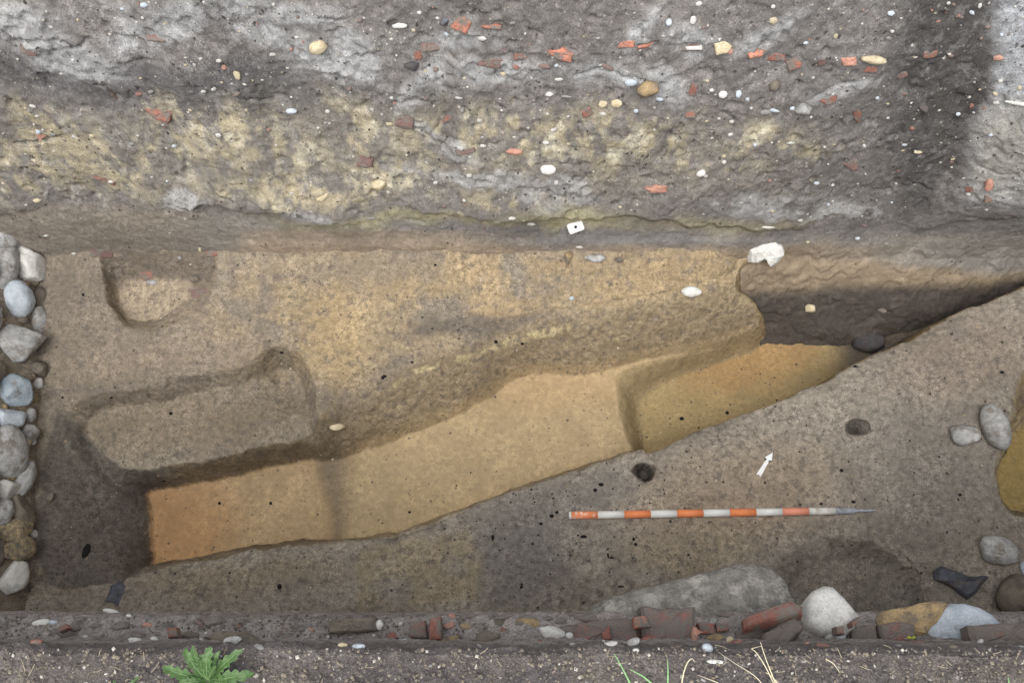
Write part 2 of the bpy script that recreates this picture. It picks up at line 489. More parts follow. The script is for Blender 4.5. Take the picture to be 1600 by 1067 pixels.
# plateau
plat = pmask(u, v, [(0, 300), (1250, 300), (1250, 520), (1000, 570), (700, 640), (500, 720), (100, 720), (0, 700)], 10)
blend(col, plat * ell(wu, wv, 560, 480, 260, 110, -8, .5) * sstep(-.35, .25, med), (170, 148, 115))
blend(col, plat * ell(wu, wv, 520, 520, 60, 80, 0, .5), (182, 155, 112))
blend(col, plat * ell(wu, wv, 800, 450, 230, 60, 0, .5) * sstep(-.45, .1, med), (178, 152, 113))
blend(col, plat * ell(wu, wv, 1050, 430, 160, 50, -8, .6), (176, 150, 110))
blend(col, plat * ell(wu, wv, 560, 420, 120, 22, 0, .6), (158, 140, 116))
blend(col, plat * ell(wu, wv, 900, 545, 330, 42, -12, .5), (152, 131, 98))
blend(col, plat * ell(wu, wv, 1090, 480, 120, 36, -14, .6), (162, 140, 106))
blend(col, plat * ell(wu, wv, 740, 508, 110, 15, -6, .5) * .8, (112, 103, 95))
blend(col, plat * ell(wu, wv, 170, 560, 170, 110, 0, .6), (134, 120, 104))
blend(col, plat * ell(wu, wv, 120, 440, 70, 80, 0, .6), (128, 115, 101))
blend(col, plat * ell(wu, wv, 280, 555, 150, 25, -8, .6) * .7, (152, 134, 114))
blend(col, plat * ell(wu, wv, 300, 660, 190, 40, -6, .6), (140, 124, 103))
msk[:, 1] += .5 * ell(wu, wv, 720, 500, 110, 22, -8, .6)
# pale line of chalky specks
def seg_line(pts, w):
    d = np.full(u.shape, 1e9)
    for (x1, y1), (x2, y2) in zip(pts[:-1], pts[1:]):
        ex, ey = x2 - x1, y2 - y1
        t = np.clip(((u - x1) * ex + (v - y1) * ey) / (ex * ex + ey * ey), 0, 1)
        d = np.minimum(d, np.hypot(u - x1 - t * ex, v - y1 - t * ey))
    return 1 - sstep(w * .4, w, d)
fine = fbm(GX, GY, Z0, 60, 3, 0.6, 61)
cl = np.maximum(np.maximum(seg_line([(720, 568), (760, 553), (790, 535), (820, 527), (850, 521), (885, 514)], 9), .9 * seg_line([(618, 602), (650, 580), (690, 569)], 6)), .8 * seg_line([(712, 560), (745, 556), (775, 545)], 6))
blend(col, cl * sstep(-.25, .35, fine), (212, 192, 138))
# bank
bank = pmask(u, v, [(x, y) for x, y in BANK] + [(-200, 940), (-200, 1300), (1900, 1300), (1900, 400)], 4)
blend(col, bank, (142, 131, 118))
blend(col, bank * ell(wu, wv, 1150, 780, 150, 75, -12, .5), (150, 132, 112))
blend(col, bank * ell(wu, wv, 1080, 860, 90, 40, 0, .5), (146, 130, 108))
blend(col, bank * ell(wu, wv, 810, 860, 70, 80, 15, .6), (118, 111, 104))
blend(col, bank * pmask(wu, wv, [(560, 855), (610, 840), (735, 838), (750, 880), (740, 935), (560, 955)], 9) * sstep(-.5, .1, med) * .85, (146, 130, 104))
blend(col, bank * ell(wu, wv, 350, 905, 180, 30, -4, .6) * .7, (136, 120, 98))
blend(col, bank * ell(wu, wv, 1460, 740, 110, 120, 0, .6) * .6, (128, 120, 111))
blend(col, bank * ell(wu, wv, 1500, 560, 110, 60, -20, .6) * .7, (138, 121, 106))
blend(col, bank * ell(wu, wv, 880, 790, 120, 30, -18, .6) * .7, (122, 115, 108))
msk[:, 1] += bank * (.35 + .5 * ell(wu, wv, 850, 850, 110, 90, 0, .6))
msk[:, 0] = np.where(bank > .5, .65, msk[:, 0])
# inside the cuts
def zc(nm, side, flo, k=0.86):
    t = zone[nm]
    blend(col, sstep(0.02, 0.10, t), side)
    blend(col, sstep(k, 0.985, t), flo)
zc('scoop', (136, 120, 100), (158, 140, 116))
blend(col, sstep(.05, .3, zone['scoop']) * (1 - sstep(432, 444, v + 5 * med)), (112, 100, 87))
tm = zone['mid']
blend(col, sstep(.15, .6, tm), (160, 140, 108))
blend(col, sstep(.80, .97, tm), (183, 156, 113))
blend(col, sstep(.9, 1, tm) * ell(wu, wv, 880, 610, 120, 30, -6, .6) * .5, (188, 154, 106))
tl = zone['left'] * (GX < -.5)
fl = sstep(.93, .99, zone['mid']) * lstep
lf = sstep(-1.30, -1.48, GX)
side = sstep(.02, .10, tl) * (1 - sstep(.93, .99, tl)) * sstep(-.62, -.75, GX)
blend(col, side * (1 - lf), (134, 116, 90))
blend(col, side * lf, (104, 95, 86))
blend(col, fl, (178, 148, 106))
blend(col, fl * ell(wu, wv, 270, 840, 90, 90, 0, .6), (184, 140, 86))
blend(col, fl * ell(wu, wv, 470, 830, 60, 70, 0, .6) * .7, (180, 150, 106))
tr = zone['right']
blend(col, sstep(.03, .12, tr), (158, 134, 92))
blend(col, sstep(.85, .98, tr), (160, 136, 88))
blend(col, sstep(.85, .98, tr) * ell(wu, wv, 1170, 560, 110, 40, -15, .6) * .8, (168, 128, 72))
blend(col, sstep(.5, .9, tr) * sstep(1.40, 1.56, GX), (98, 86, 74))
blend(col, cl * sstep(-.25, .35, fine) * .8, (212, 192, 138))
tf = zone['far_right']
blend(col, sstep(.03, .12, tf), (146, 126, 92))
blend(col, sstep(.85, .98, tf), (158, 132, 70))
inpit = np.maximum(np.maximum(sstep(.8, 1, tm), fl), np.maximum(sstep(.8, 1, tr), sstep(.8, 1, tf)))
msk[:, 0] *= 1 - .85 * inpit
msk[:, 1] = msk[:, 1] * (1 - .45 * inpit) + .5 * sstep(.85, .98, tr)
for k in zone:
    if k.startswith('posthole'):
        blend(col, sstep(.05, .3, zone[k]), (86, 78, 68) if '1010' in k else (62, 56, 50))  # shade inside the holes painted as a darker earth colour
blend(col, sstep(.1, .9, zone['hollow']) * .6, (120, 111, 100))
col *= (1 + 0.12 * big + 0.10 * med)[:, None]
lum = (col @ np.array([.3, .55, .15]))[:, None]
col = lum + (col - lum) * 0.80
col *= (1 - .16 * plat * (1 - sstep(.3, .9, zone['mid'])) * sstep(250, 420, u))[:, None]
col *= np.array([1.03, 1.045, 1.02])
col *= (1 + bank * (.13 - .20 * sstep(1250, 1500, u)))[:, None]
FOOT = P[((zone['mid'] > .90) & (zone['mid'] < .998)) | ((zone['ledge'] > .8) & (zone['ledge'] < .998)) | ((zone['right'] > .85) & (zone['right'] < .998))]
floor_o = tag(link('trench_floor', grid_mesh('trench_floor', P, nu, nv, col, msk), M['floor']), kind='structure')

# ------------------------------------------------------------------ back section
xs = np.arange(-2.72, 3.06, STEP); zs = np.arange(-1.0, 1.775, STEP * 1.15)
nu, nv = len(xs), len(zs)
GX, GZ = np.meshgrid(xs, zs, indexing='ij'); GX = GX.ravel(); GZ = GZ.ravel()
Z0 = np.zeros_like(GX)
Yb = 1.455 + np.where(GZ > 0, 0.18 * GZ, (0.17 + .33 * sstep(.75, .95, GX)) * GZ) + 0.03 * fbm(GX, Z0, GZ, 0.9, 3, 0.5, 70)
# the right-hand end turns towards the viewer above
turn = np.clip(GX - (1.46 - 0.20 * np.clip(GZ - .55, 0, 2)), 0, 3)
Yb = Yb - 0.55 * (np.sqrt(turn ** 2 + .01) - .1) * sstep(0.05, 1.0, GZ)
Pw = np.stack([GX, Yb, GZ], 1)
u, v = project(Pw)
n1 = fbm(GX, Z0, GZ * .6, 5, 5, 0.6, 71)
n2 = fbm(GX, Z0, GZ * .6, 5, 5, 0.6, 75)
wu = u + 38 * n1; wv = v + 26 * n2
n3 = fbm(GX, Z0, GZ * .55, 14, 5, 0.62, 77)
crust = np.zeros_like(u)
PALE = [(60, 60, 130, 34, 18), (20, 30, 90, 30, 0), (250, 35, 90, 30, -22), (150, 85, 50, 22, 30), (330, 8, 120, 22, 0), (420, 60, 90, 26, 10), (540, 92, 90, 36, -6), (460, 20, 80, 18, 0), (665, 125, 50, 16, -55), (730, 62, 50, 16, 0),
        (560, 55, 50, 14, 20), (950, 115, 90, 18, 10), (1015, 40, 50, 16, -50), (1080, 60, 40, 22, 0), (1195, 55, 60, 16, -35), (1320, 128, 60, 10, -12), (690, 215, 50, 14, 30), (1040, 130, 40, 26, 30), (770, 110, 70, 20, 0), (850, 290, 60, 18, 0),
        (490, 328, 45, 14, 12), (300, 312, 40, 16, 0), (880, 312, 60, 12, -10), (740, 268, 90, 14, 0), (1210, 322, 100, 16, 0), (1310, 345, 60, 10, 0)]
for (x, y, rx, ry, r) in PALE:
    crust = np.maximum(crust, ell(wu, wv, x, y, rx, ry, r, .45))
crust *= sstep(-.55, -.05, n3)
rightpale = pmask(wu, wv, [(1565, -200), (1557, 40), (1546, 150), (1515, 240), (1520, 310), (1600, 330), (1900, 300), (1900, -200)], 26)
# relief: lumps, flaking plates, pits
def plates(fr, seed, step):
    q = fbm(GX, Z0, GZ * .8, fr, 4, 0.55, seed) / step
    f = np.floor(q); r = q - f
    return (f + sstep(.88, 1.0, r)) * step
rel = 0.010 * fbm(GX, Z0, GZ, 3.2, 4, 0.5, 81) + 0.0035 * fbm(GX, Z0, GZ * .8, 15, 4, 0.65, 83) + 0.0034 * fbm(GX, Z0, GZ, 50, 3, 0.7, 85)
upper = sstep(0.25, 0.45, GZ + .10 * n1)
rel += upper * (0.014 * plates(3.0, 91, 0.34) + 0.016 * plates(9, 93, 0.5) * (0.15 + crust) + 0.004 * plates(24, 95, 0.5))
rel += 0.006 * crust
pits = fbm(GX, Z0, GZ * .8, 26, 2, 0.5, 97)
rel -= upper * 0.012 * sstep(.45, .75, pits)
# crust edge overhanging the smooth lower face (uneven line)
edge = v - np.interp(u, [-200, 0, 150, 300, 420, 520, 620, 760, 900, 1100, 1300, 1500, 1800], [335, 340, 300, 318, 322, 342, 335, 342, 340, 350, 360, 350, 330]) + 16 * fbm(GX, Z0, Z0, 7, 4, .6, 99)
rel += 0.022 * (1 - sstep(-9, 3, edge)) * sstep(-.2, .3, fbm(GX, Z0, Z0, 2.2, 2, .5, 101)) 
gate = np.clip(np.maximum(sstep(270, 310, u) * (1 - sstep(530, 570, u)), .6 * sstep(620, 680, u) * (1 - sstep(860, 940, u))), 0, 1)
rel += .026 * gate * (1 - sstep(-4, 2, edge)) * sstep(-60, -10, edge)
# cracks
CR = [[(20, 225), (60, 224), (95, 218)], [(308, 0), (322, 14), (332, 28)], [(60, 58), (90, 62), (120, 74), (140, 58)], [(150, 132), (165, 136), (178, 150)], [(328, 275), (340, 292), (366, 304)], [(425, 322), (455, 324), (482, 337), (508, 350), (530, 345)],
      [(648, 195), (672, 213), (690, 228), (706, 242)], [(676, 206), (690, 190)], [(838, 292), (868, 300), (880, 306)], [(1268, 150), (1290, 132), (1330, 120)], [(1128, 172), (1138, 176), (1150, 184)], [(268, 318), (300, 330), (312, 322)], [(620, 160), (640, 154)], [(775, 158), (790, 164)],
      [(640, 342), (665, 350)], [(520, 345), (545, 352)], [(1000, 62), (1028, 52)], [(900, 112), (960, 104), (1010, 122)], [(1530, 260), (1560, 265), (1600, 262)], [(1440, 255), (1470, 240), (1500, 225)], [(1420, 285), (1455, 300)], [(560, 84), (590, 78)], [(200, 100), (240, 92)], [(500, 24), (540, 30)], [(830, 40), (850, 46)], [(380, 150), (420, 160)]]
crd = np.full(u.shape, 1e9)
cwu = u + 7 * n3; cwv = v + 6 * fbm(GX, Z0, GZ * .5, 20, 3, .6, 117)
for ln in CR:
    for (x1, y1), (x2, y2) in zip(ln[:-1], ln[1:]):
        ex_, ey_ = x2 - x1, y2 - y1
        t = np.clip(((cwu - x1) * ex_ + (cwv - y1) * ey_) / (ex_ * ex_ + ey_ * ey_), 0, 1)
        crd = np.minimum(crd, np.hypot(cwu - x1 - t * ex_, (cwv - y1 - t * ey_) * 1.2))
rel -= .016 * (1 - sstep(.5, 2.6, crd))
rel += sstep(.8, 1.0, GX) * sstep(.12, -.05, GZ) * (.014 * fbm(GX, Z0, GZ * 1.5, 7, 5, .65, 107) + .016 * plates(6, 109, .4))
# lower face steps back just above the floor, left and centre
nw = grid_normals(Pw, nu, nv)
nw *= -np.sign(nw[:, 1:2])
rel += .012 * sstep(.16, .10, GZ) * sstep(.35, .0, GZ) * sstep(-1.3, -1.0, GX) * (1 - sstep(.8, 1.1, GX))
Pw = Pw + nw * rel[:, None]
col = np.zeros((len(Pw), 3)) + lin((124, 117, 111))
msk = np.zeros((len(Pw), 3)); msk[:, 0] = .30; msk[:, 1] = .75; msk[:, 2] = .50
blend(col, ell(wu, wv, 230, 125, 330, 42, 4, .5), (100, 96, 94))
blend(col, ell(wu, wv, 700, 160, 130, 36, 0, .6) * .5, (112, 106, 101))
blend(col, sstep(1050, 1250, wu) * (1 - sstep(330, 400, wv)) * .5, (110, 105, 101))
blend(col, ell(wu, wv, 900, 30, 420, 60, 0, .6) * .6, (116, 109, 103))
YEL = [(60, 200, 60, 34, 10), (110, 250, 130, 46, 18), (30, 270, 60, 34, 10), (255, 215, 50, 60, 0), (340, 205, 90, 50, 0), (440, 250, 70, 40, 0), (470, 292, 150, 18, 4), (600, 275, 80, 34, -10), (730, 205, 95, 36, 0), (905, 215, 110, 46, 0), (810, 190, 50, 40, 0),
       (1030, 205, 50, 34, 0), (1200, 215, 60, 22, 0), (1255, 225, 40, 16, 0), (1095, 252, 80, 9, 0), (560, 200, 40, 40, 0), (780, 300, 60, 14, 0)]
yel = np.zeros_like(u)
for (x, y, rx, ry, r) in YEL:
    yel = np.maximum(yel, ell(wu, wv, x, y, rx, ry, r, .6))
yst = fbm(GX, Z0, GZ * .5, 20, 5, .7, 111)
band = ell(wu, wv, 560, 235, 900, 72, 0, .6) * (1 - sstep(1250, 1400, u))
blend(col, band * (.16 + .32 * sstep(-.2, .4, yst)), (168, 155, 124))
yel *= sstep(-.22, .22, yst)
blend(col, yel * .8, (184, 167, 126))
blend(col, yel * sstep(.1, .5, n3) * .7, (205, 196, 166))
blend(col, crust * .70, (166, 165, 163))
dark = pmask(wu, wv, [(1420, -200), (1400, 60), (1385, 200), (1400, 330), (1440, 310), (1500, 240), (1540, 150), (1552, 40), (1560, -200)], 34)
blend(col, dark * .9, (78, 74, 71))
blend(col, ell(wu, wv, 1330, 240, 120, 90, 0, .6) * .3, (92, 87, 83))
blend(col, rightpale, (164, 165, 167))
blend(col, rightpale * ell(wu, wv, 1570, 240, 60, 70, 20, .6) * .6, (170, 160, 138))
# lower bands
low = sstep(-4, 14, v - np.interp(u, [-200, 150, 300, 450, 620, 800, 1100, 1300, 1800], [340, 318, 330, 350, 336, 352, 352, 372, 350]) + 10 * n1)
blend(col, low, (138, 130, 119))
blend(col, low * sstep(120, -20, u - 250) , (136, 124, 108))
blend(col, np.maximum(ell(wu, wv, 650, 344, 190, 12, 0, .6), ell(wu, wv, 880, 338, 100, 22, 0, .6)), (158, 148, 108))
blend(col, ell(wu, wv, 870, 368, 300, 14, 3, .6) * .8, (118, 115, 113))
blend(col, ell(wu, wv, 1130, 352, 130, 14, 0, .6) * .8, (152, 142, 110))
brn = sstep(368, 386, v + 8 * n1 - 8 * sstep(700, 900, u)) * sstep(330, 420, u) * (1 - sstep(1200, 1500, u))
blend(col, brn, (150, 129, 102))
blend(col, sstep(340, 420, u) * (1 - sstep(640, 900, u)) * sstep(356, 366, v + 6 * n1) * .7, (150, 130, 105))
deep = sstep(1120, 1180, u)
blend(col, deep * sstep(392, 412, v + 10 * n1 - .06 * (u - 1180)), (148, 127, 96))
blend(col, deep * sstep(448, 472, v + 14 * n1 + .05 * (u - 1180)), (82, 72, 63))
smooth_low = sstep(.42, .25, GZ)
msk[:, 2] *= 1 - .8 * smooth_low
msk[:, 0] *= 1 - .8 * smooth_low
msk[:, 2] *= 1 - .3 * dark
col *= (1 + 0.18 * n1 + 0.16 * n3 + .12 * fbm(GX, Z0, GZ * .6, 40, 3, .7, 119))[:, None]
lum = (col @ np.array([.3, .55, .15]))[:, None]
col = lum + (col - lum) * 0.72
col *= np.array([1.15, 1.17, 1.19])
# fold the top of the sheet back over the edge on to the ground
G = Pw.reshape(nu, nv, 3); top = G[:, -1:, :].copy()
r1 = top.copy(); r1[:, :, 1] += .012; r1[:, :, 2] = 1.788
r2 = top.copy(); r2[:, :, 1] = 1.86; r2[:, :, 2] = 1.790
Pw = np.concatenate([G, r1, r2], 1).reshape(-1, 3)
ext = lambda A: np.concatenate([A.reshape(nu, nv, 3)] + [A.reshape(nu, nv, 3)[:, -1:, :]] * 2, 1).reshape(-1, 3)
col, msk = ext(col), ext(msk)
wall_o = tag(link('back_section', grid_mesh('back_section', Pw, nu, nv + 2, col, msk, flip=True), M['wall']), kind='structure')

# ------------------------------------------------------------------ near section, ledge and turf edge (swept profile)
prof = [(0.075, -0.45), (0.058, 0.0), (0.046, 0.6), (0.036, 1.30), (0.033, 1.38), (0.026, 1.425), (0.004, 1.448), (-0.016, 1.466), (-0.021, 1.49), (-0.023, 1.60), (-0.025, 1.72), (-0.029, 1.755), (-0.038, 1.775), (-0.10, 1.785), (-0.30, 1.785), (-0.90, 1.785)]
step_t = [.03, .02, .02, .008, .006, .005, .005, .005, .012, .02, .006, .004, .004, .012, .04]
pp = []
for (a0, b0), (a1, b1), st in zip(prof[:-1], prof[1:], step_t):
    k = max(1, int(math.hypot(a1 - a0, b1 - b0) / st))
    pp += [(a0 + (a1 - a0) * i / k, b0 + (b1 - b0) * i / k) for i in range(k)]
pp.append(prof[-1]); pp = np.array(pp)
xs = np.arange(-2.72, 3.06, 0.005)
nu, nv = len(xs), len(pp)
GX = np.repeat(xs, nv); GY = np.tile(pp[:, 0], nu); GZ = np.tile(pp[:, 1], nu)
Z0 = np.zeros_like(GX)
Pn = np.stack([GX, GY, GZ], 1)
nn = grid_normals(Pn, nu, nv)
flipn = np.sign((nn[:, 1:2] * 0.5 + nn[:, 2:3]).mean())
nn *= flipn
lip = np.exp(-((GZ - 1.43) / .05) ** 2) * sstep(-.03, .01, GY)
rel = 0.008 * fbm(GX, GY, GZ, 9, 4, .6, 121) + 0.0060 * fbm(GX, GY, GZ, 40, 3, .7, 123) + lip * .022 * fbm(GX, Z0, Z0, 6, 5, .65, 125)
rel += np.exp(-((GZ - 1.765) / .04) ** 2) * np.exp(-((GY + .03) / .03) ** 2) * .026 * fbm(GX, Z0, Z0, 6, 5, .7, 126)
fade = sstep(-.9, -.3, GY)
Pn = Pn + nn * (rel * np.where(GZ > 1.78, fade, 1))[:, None]
u, v = project(Pn)
n1 = fbm(GX, GY, GZ, 8, 5, .6, 127)
col = np.zeros((len(Pn), 3)) + lin((146, 139, 134))
msk = np.zeros((len(Pn), 3)); msk[:, 0] = .6; msk[:, 1] = .4; msk[:, 2] = .35
blend(col, sstep(1.60, 1.75, GZ), (108, 102, 100))
blend(col, sstep(1.77, 1.783, GZ), (84, 80, 79))
blend(col, sstep(1.77, 1.783, GZ) * sstep(0, .4, n1), (102, 96, 89))
blend(col, sstep(.9, .2, GZ), (126, 118, 108))
msk[:, 2] += .35 * sstep(1.76, 1.78, GZ)
col *= (1 + .18 * n1)[:, None]
near_o = tag(link('near_section', grid_mesh('near_section', Pn, nu, nv, col, msk, flip=(flipn < 0)), M['near']), kind='structure')

# ------------------------------------------------------------------ wide ground, and the side sections out of view
def ring_ground():
    bm = bmesh.new()
    inner = [(-2.70, -.89), (3.04, -.89), (3.04, 1.80), (-2.70, 1.80)]
    outer = [(-90, -90), (90, -90), (90, 90), (-90, 90)]
    mid = [(-6, -6), (6, -6), (6, 6), (-6, 6)]
    R = []
    for ring in (inner, mid, outer):
        vs = []
        for i in range(4):
            a0, b0 = ring[i], ring[(i + 1) % 4]
            for k in range(24):
                t = k / 24
                x, y = a0[0] + (b0[0] - a0[0]) * t, a0[1] + (b0[1] - a0[1]) * t
                vs.append(bm.verts.new((x, y, 1.783 if ring is not outer else 1.6)))
        R.append(vs)
    for A, B in zip(R[:-1], R[1:]):
        for i in range(96):
            bm.faces.new((A[i], B[i], B[(i + 1) % 96], A[(i + 1) % 96]))
    bmesh.ops.recalc_face_normals(bm, faces=bm.faces)
    me = bpy.data.meshes.new('ground'); bm.to_mesh(me); bm.free()
    n = len(me.vertices)
    for nm, c in (('Col', lin((116, 107, 97))), ('Msk', np.array([.6, .3, .3]))):
        at = me.color_attributes.new(nm, 'FLOAT_COLOR', 'POINT')
        at.data.foreach_set('color', np.tile(np.append(c, 1), n).astype(np.float32))
    return me
tag(link('ground', ring_ground(), M['near']), kind='structure')

def side_sheet(name, x0, sgn):
    ysg = np.arange(-.06, 1.84, .02); zsg = np.arange(-.8, 1.79, .02)
    a_, b_ = np.meshgrid(ysg, zsg, indexing='ij'); a_ = a_.ravel(); b_ = b_.ravel()
    xx = x0 + sgn * .02 * fbm(a_, b_, a_ * 0, 4, 4, .6, 133)
    Ps = np.stack([xx, a_, b_], 1)
    c = np.zeros((len(Ps), 3)) + lin((120, 112, 105)); mk = np.zeros((len(Ps), 3)) + np.array([.5, .4, .5])
    tag(link(name, grid_mesh(name, Ps, len(ysg), len(zsg), c, mk, flip=(sgn < 0)), M['wall']), kind='structure')
side_sheet('left_section', -2.69, 1)
side_sheet('right_section', 3.03, -1)

# ------------------------------------------------------------------ ray casting on the built surfaces
bpy.context.view_layer.update()
DG = bpy.context.evaluated_depsgraph_get()
SURF = [floor_o, wall_o, near_o]
def hit(x, y, surf=None):
    d = ray(x, y); best = None
    for o in (surf or SURF):
        ok, loc, nor, _ = o.ray_cast(CAM, d, depsgraph=DG)
        if ok and (best is None or (loc - CAM).length < best[2]):
            if nor.dot(d) > 0: nor = -nor
            best = (loc.copy(), nor.copy(), (loc - CAM).length)
    if best is None:
        p = at_z(x, y, 0.0); best = (p, Vector((0, 0, 1)), (p - CAM).length)
    return best

# ------------------------------------------------------------------ stones and sherds
def ico(sub):
    bm = bmesh.new(); bmesh.ops.create_icosphere(bm, subdivisions=sub, radius=1.0)
    co = np.array([v_.co[:] for v_ in bm.verts]); fa = [[v_.index for v_ in f.verts] for f in bm.faces]
    bm.free(); return co, fa
ICO = {s: ico(s) for s in (1, 2, 3, 4)}

def rock_co(seed, sub=3, style='round'):
    co, fa = ICO[sub]
    co = co.copy()
    rg = np.random.default_rng(seed)
    s = rg.random(3) * 50
    x, y, z = co[:, 0] + s[0], co[:, 1] + s[1], co[:, 2] + s[2]
    amp = {'round': .2, 'smooth': .11, 'ang': .24}[style]
    co *= (1 + amp * fbm(x, y, z, 1.1, 2, .5, 5) + amp * .35 * fbm(x, y, z, 3.2, 3, .6, 9))[:, None]
    k = {'round': 5, 'smooth': 2, 'ang': 11}[style]
    for _ in range(k):
        nrm_ = rg.normal(size=3); nrm_[2] *= .8; nrm_ /= np.linalg.norm(nrm_)
        c = rg.uniform(.62, .86) if style == 'ang' else rg.uniform(.78, .95)
        d = co @ nrm_ - c
        co -= np.where(d > 0, d * (.92 if style == 'ang' else .7), 0)[:, None] * nrm_
    # fill the outline box so that the stated size is the size
    mn, mx = co.min(0), co.max(0)
    co = (co - (mn + mx) / 2) / ((mx - mn) / 2)
    co += (.045 * fbm(x, y, z, 5, 4, .65, 13))[:, None] * co
    return co, fa

def mesh_from(name, co, fa, mat, smooth=True):
    me = bpy.data.meshes.new(name)
    me.from_pydata([tuple(c) for c in co], [], fa)
    me.materials.append(mat)
    if smooth:
        me.polygons.foreach_set('use_smooth', [True] * len(me.polygons))
    me.update()
    return me

def frame(n_, view, rot, bias=.5):
    z = (n_ * (1 - bias) + view * bias).normalized()
    x = (RIGHT - z * RIGHT.dot(z)).normalized()
    y = z.cross(x)
    r = math.radians(rot)
    x2 = x * math.cos(r) + y * math.sin(r)
    y2 = z.cross(x2)
    return Matrix((x2, y2, z)).transposed()

_seed = [100]
def rock(name, label, cat, px, py, w, hgt, rot=0, mat='grey', style='round', thick=.7, sink=.25, z=None, nz=None, parent=None, group=None, sub=None, bias=.5, surf=None, seed=None):
    _seed[0] += 1
    if z is None:
        p, n_, d = hit(px, py, surf)
    else:
        p = at_z(px, py, z); n_ = Vector((0, 0, 1)); d = (p - CAM).length
    if nz is not None: n_ = Vector(nz).normalized()
    view = (CAM - p).normalized()
    zc_ = (p - CAM).dot(FWD)
    a_, b_ = w * zc_ / F / 2, hgt * zc_ / F / 2
    c_ = thick * min(a_, b_)
    co, fa = rock_co(seed or _seed[0], sub or (3 if max(w, hgt) > 16 else 2), style)
    me = mesh_from(name, co * np.array([a_, b_, c_]), fa, M[mat], style != 'ang' or True)
    o = link(name, me, None, parent)
    mw = frame(n_, view, rot, bias).to_4x4()
    mw.translation = p + n_ * (c_ * (1 - 2 * sink))
    if parent is not None:
        mw = parent.matrix_basis.inverted() @ mw
    o.matrix_basis = mw
    return tag(o, label, cat, group)

def slab(name, label, cat, pts, th=.02, mat='brick_red', out=.006, z=None, nz=None, bias=.35, bev=.10, parent=None, group=None, surf=None, rough=1.0, dome=0.0):
    """a broken flat piece: outline in pixels laid on the plane of the surface it sticks in"""
    _seed[0] += 1
    rg = random.Random(_seed[0])
    cx = sum(p[0] for p in pts) / len(pts); cy = sum(p[1] for p in pts) / len(pts)
    if z is None:
        p0, n_, d = hit(cx, cy, surf)
    else:
        p0 = at_z(cx, cy, z); n_ = Vector((0, 0, 1))
    if nz is not None:
        n_ = Vector(nz).normalized()
        R3 = frame(n_, n_, 0, 0)
    else:
        R3 = frame(n_, (CAM - p0).normalized(), 0, bias)
    zax = R3.col[2]
    o0 = p0 + zax * (out * .6)
    L = []
    for (x, y) in pts:
        d = ray(x, y)
        t = (o0 - CAM).dot(zax) / d.dot(zax)
        q = CAM + d * t - o0
        L.append((q.dot(R3.col[0]), q.dot(R3.col[1])))
    size = max(max(a_[0] for a_ in L) - min(a_[0] for a_ in L), max(a_[1] for a_ in L) - min(a_[1] for a_ in L))
    out_p = []
    for i in range(len(L)):
        a_, b_ = L[i], L[(i + 1) % len(L)]
        el = math.hypot(b_[0] - a_[0], b_[1] - a_[1])
        k = max(1, min(6, int(el / (size * .12))))
        for j in range(k):
            t = j / k
            jt = 0 if j == 0 else .018 * size * rough
            out_p.append((a_[0] + (b_[0] - a_[0]) * t + rg.uniform(-jt, jt), a_[1] + (b_[1] - a_[1]) * t + rg.uniform(-jt, jt)))
    area = sum(out_p[i][0] * out_p[(i + 1) % len(out_p)][1] - out_p[(i + 1) % len(out_p)][0] * out_p[i][1] for i in range(len(out_p)))
    if area < 0: out_p.reverse()
    nP = len(out_p)
    mx = sum(p[0] for p in out_p) / nP; my = sum(p[1] for p in out_p) / nP
    bv = min(bev * size, th * .6)
    V = []; Fc = []
    rings = [(1.0, -th), (1.0, -bv), (1 - .6 * bv / (size * .5), -bv * .3), (1 - 1.6 * bv / (size * .5), 0), (.5, None)]
    if dome > 0:
        rings = [(1.0, -th), (1.0, -.001), (.95, dome * .40), (.84, dome * .70), (.66, dome * .90), (.40, dome)]
    for (s, zz) in rings:
        for (x, y) in out_p:
            s2 = s * (1 if zz == -th else 1 + rg.uniform(-.012, .012) * rough)
            z_ = zz if zz is not None else rg.uniform(-.03, .03) * size * rough * .6
            if zz is not None and zz != -th: z_ += rg.uniform(-.10, .10) * (bv if dome == 0 else dome * .6) * rough
            V.append((mx + (x - mx) * s2, my + (y - my) * s2, z_))
    for r in range(len(rings) - 1):
        for i in range(nP):
            j = (i + 1) % nP
            Fc.append((r * nP + i, r * nP + j, (r + 1) * nP + j, (r + 1) * nP + i))
    V.append((mx, my, dome + rg.uniform(-.02, .02) * size * .5)); cidx = len(V) - 1
    V.append((mx, my, -th)); bidx = len(V) - 1
    for i in range(nP):
        j = (i + 1) % nP
        Fc.append(((len(rings) - 1) * nP + i, (len(rings) - 1) * nP + j, cidx))
        Fc.append((j, i, bidx))
    me = mesh_from(name, V, Fc, M[mat] if isinstance(mat, str) else mat, dome > 0)
    o = link(name, me, None, parent)
    mw = R3.to_4x4(); mw.translation = o0
    if parent is not None: mw = parent.matrix_basis.inverted() @ mw
    o.matrix_basis = mw
    return tag(o, label, cat, group)

def quad(cx, cy, w, hgt, rot=0, jit=.16):
    rg = random.Random(int(cx * 31 + cy * 17))
    r = math.radians(-rot); o = []
    for sx, sy in ((-1, -1), (.1, -1.1), (1, -1), (1, .9), (0, 1.05), (-1, 1)):
        x = sx * w / 2 * (1 + rg.uniform(-jit, jit)); y = sy * hgt / 2 * (1 + rg.uniform(-jit, jit))
        o.append((cx + x * math.cos(r) - y * math.sin(r), cy + x * math.sin(r) + y * math.cos(r)))
    return o

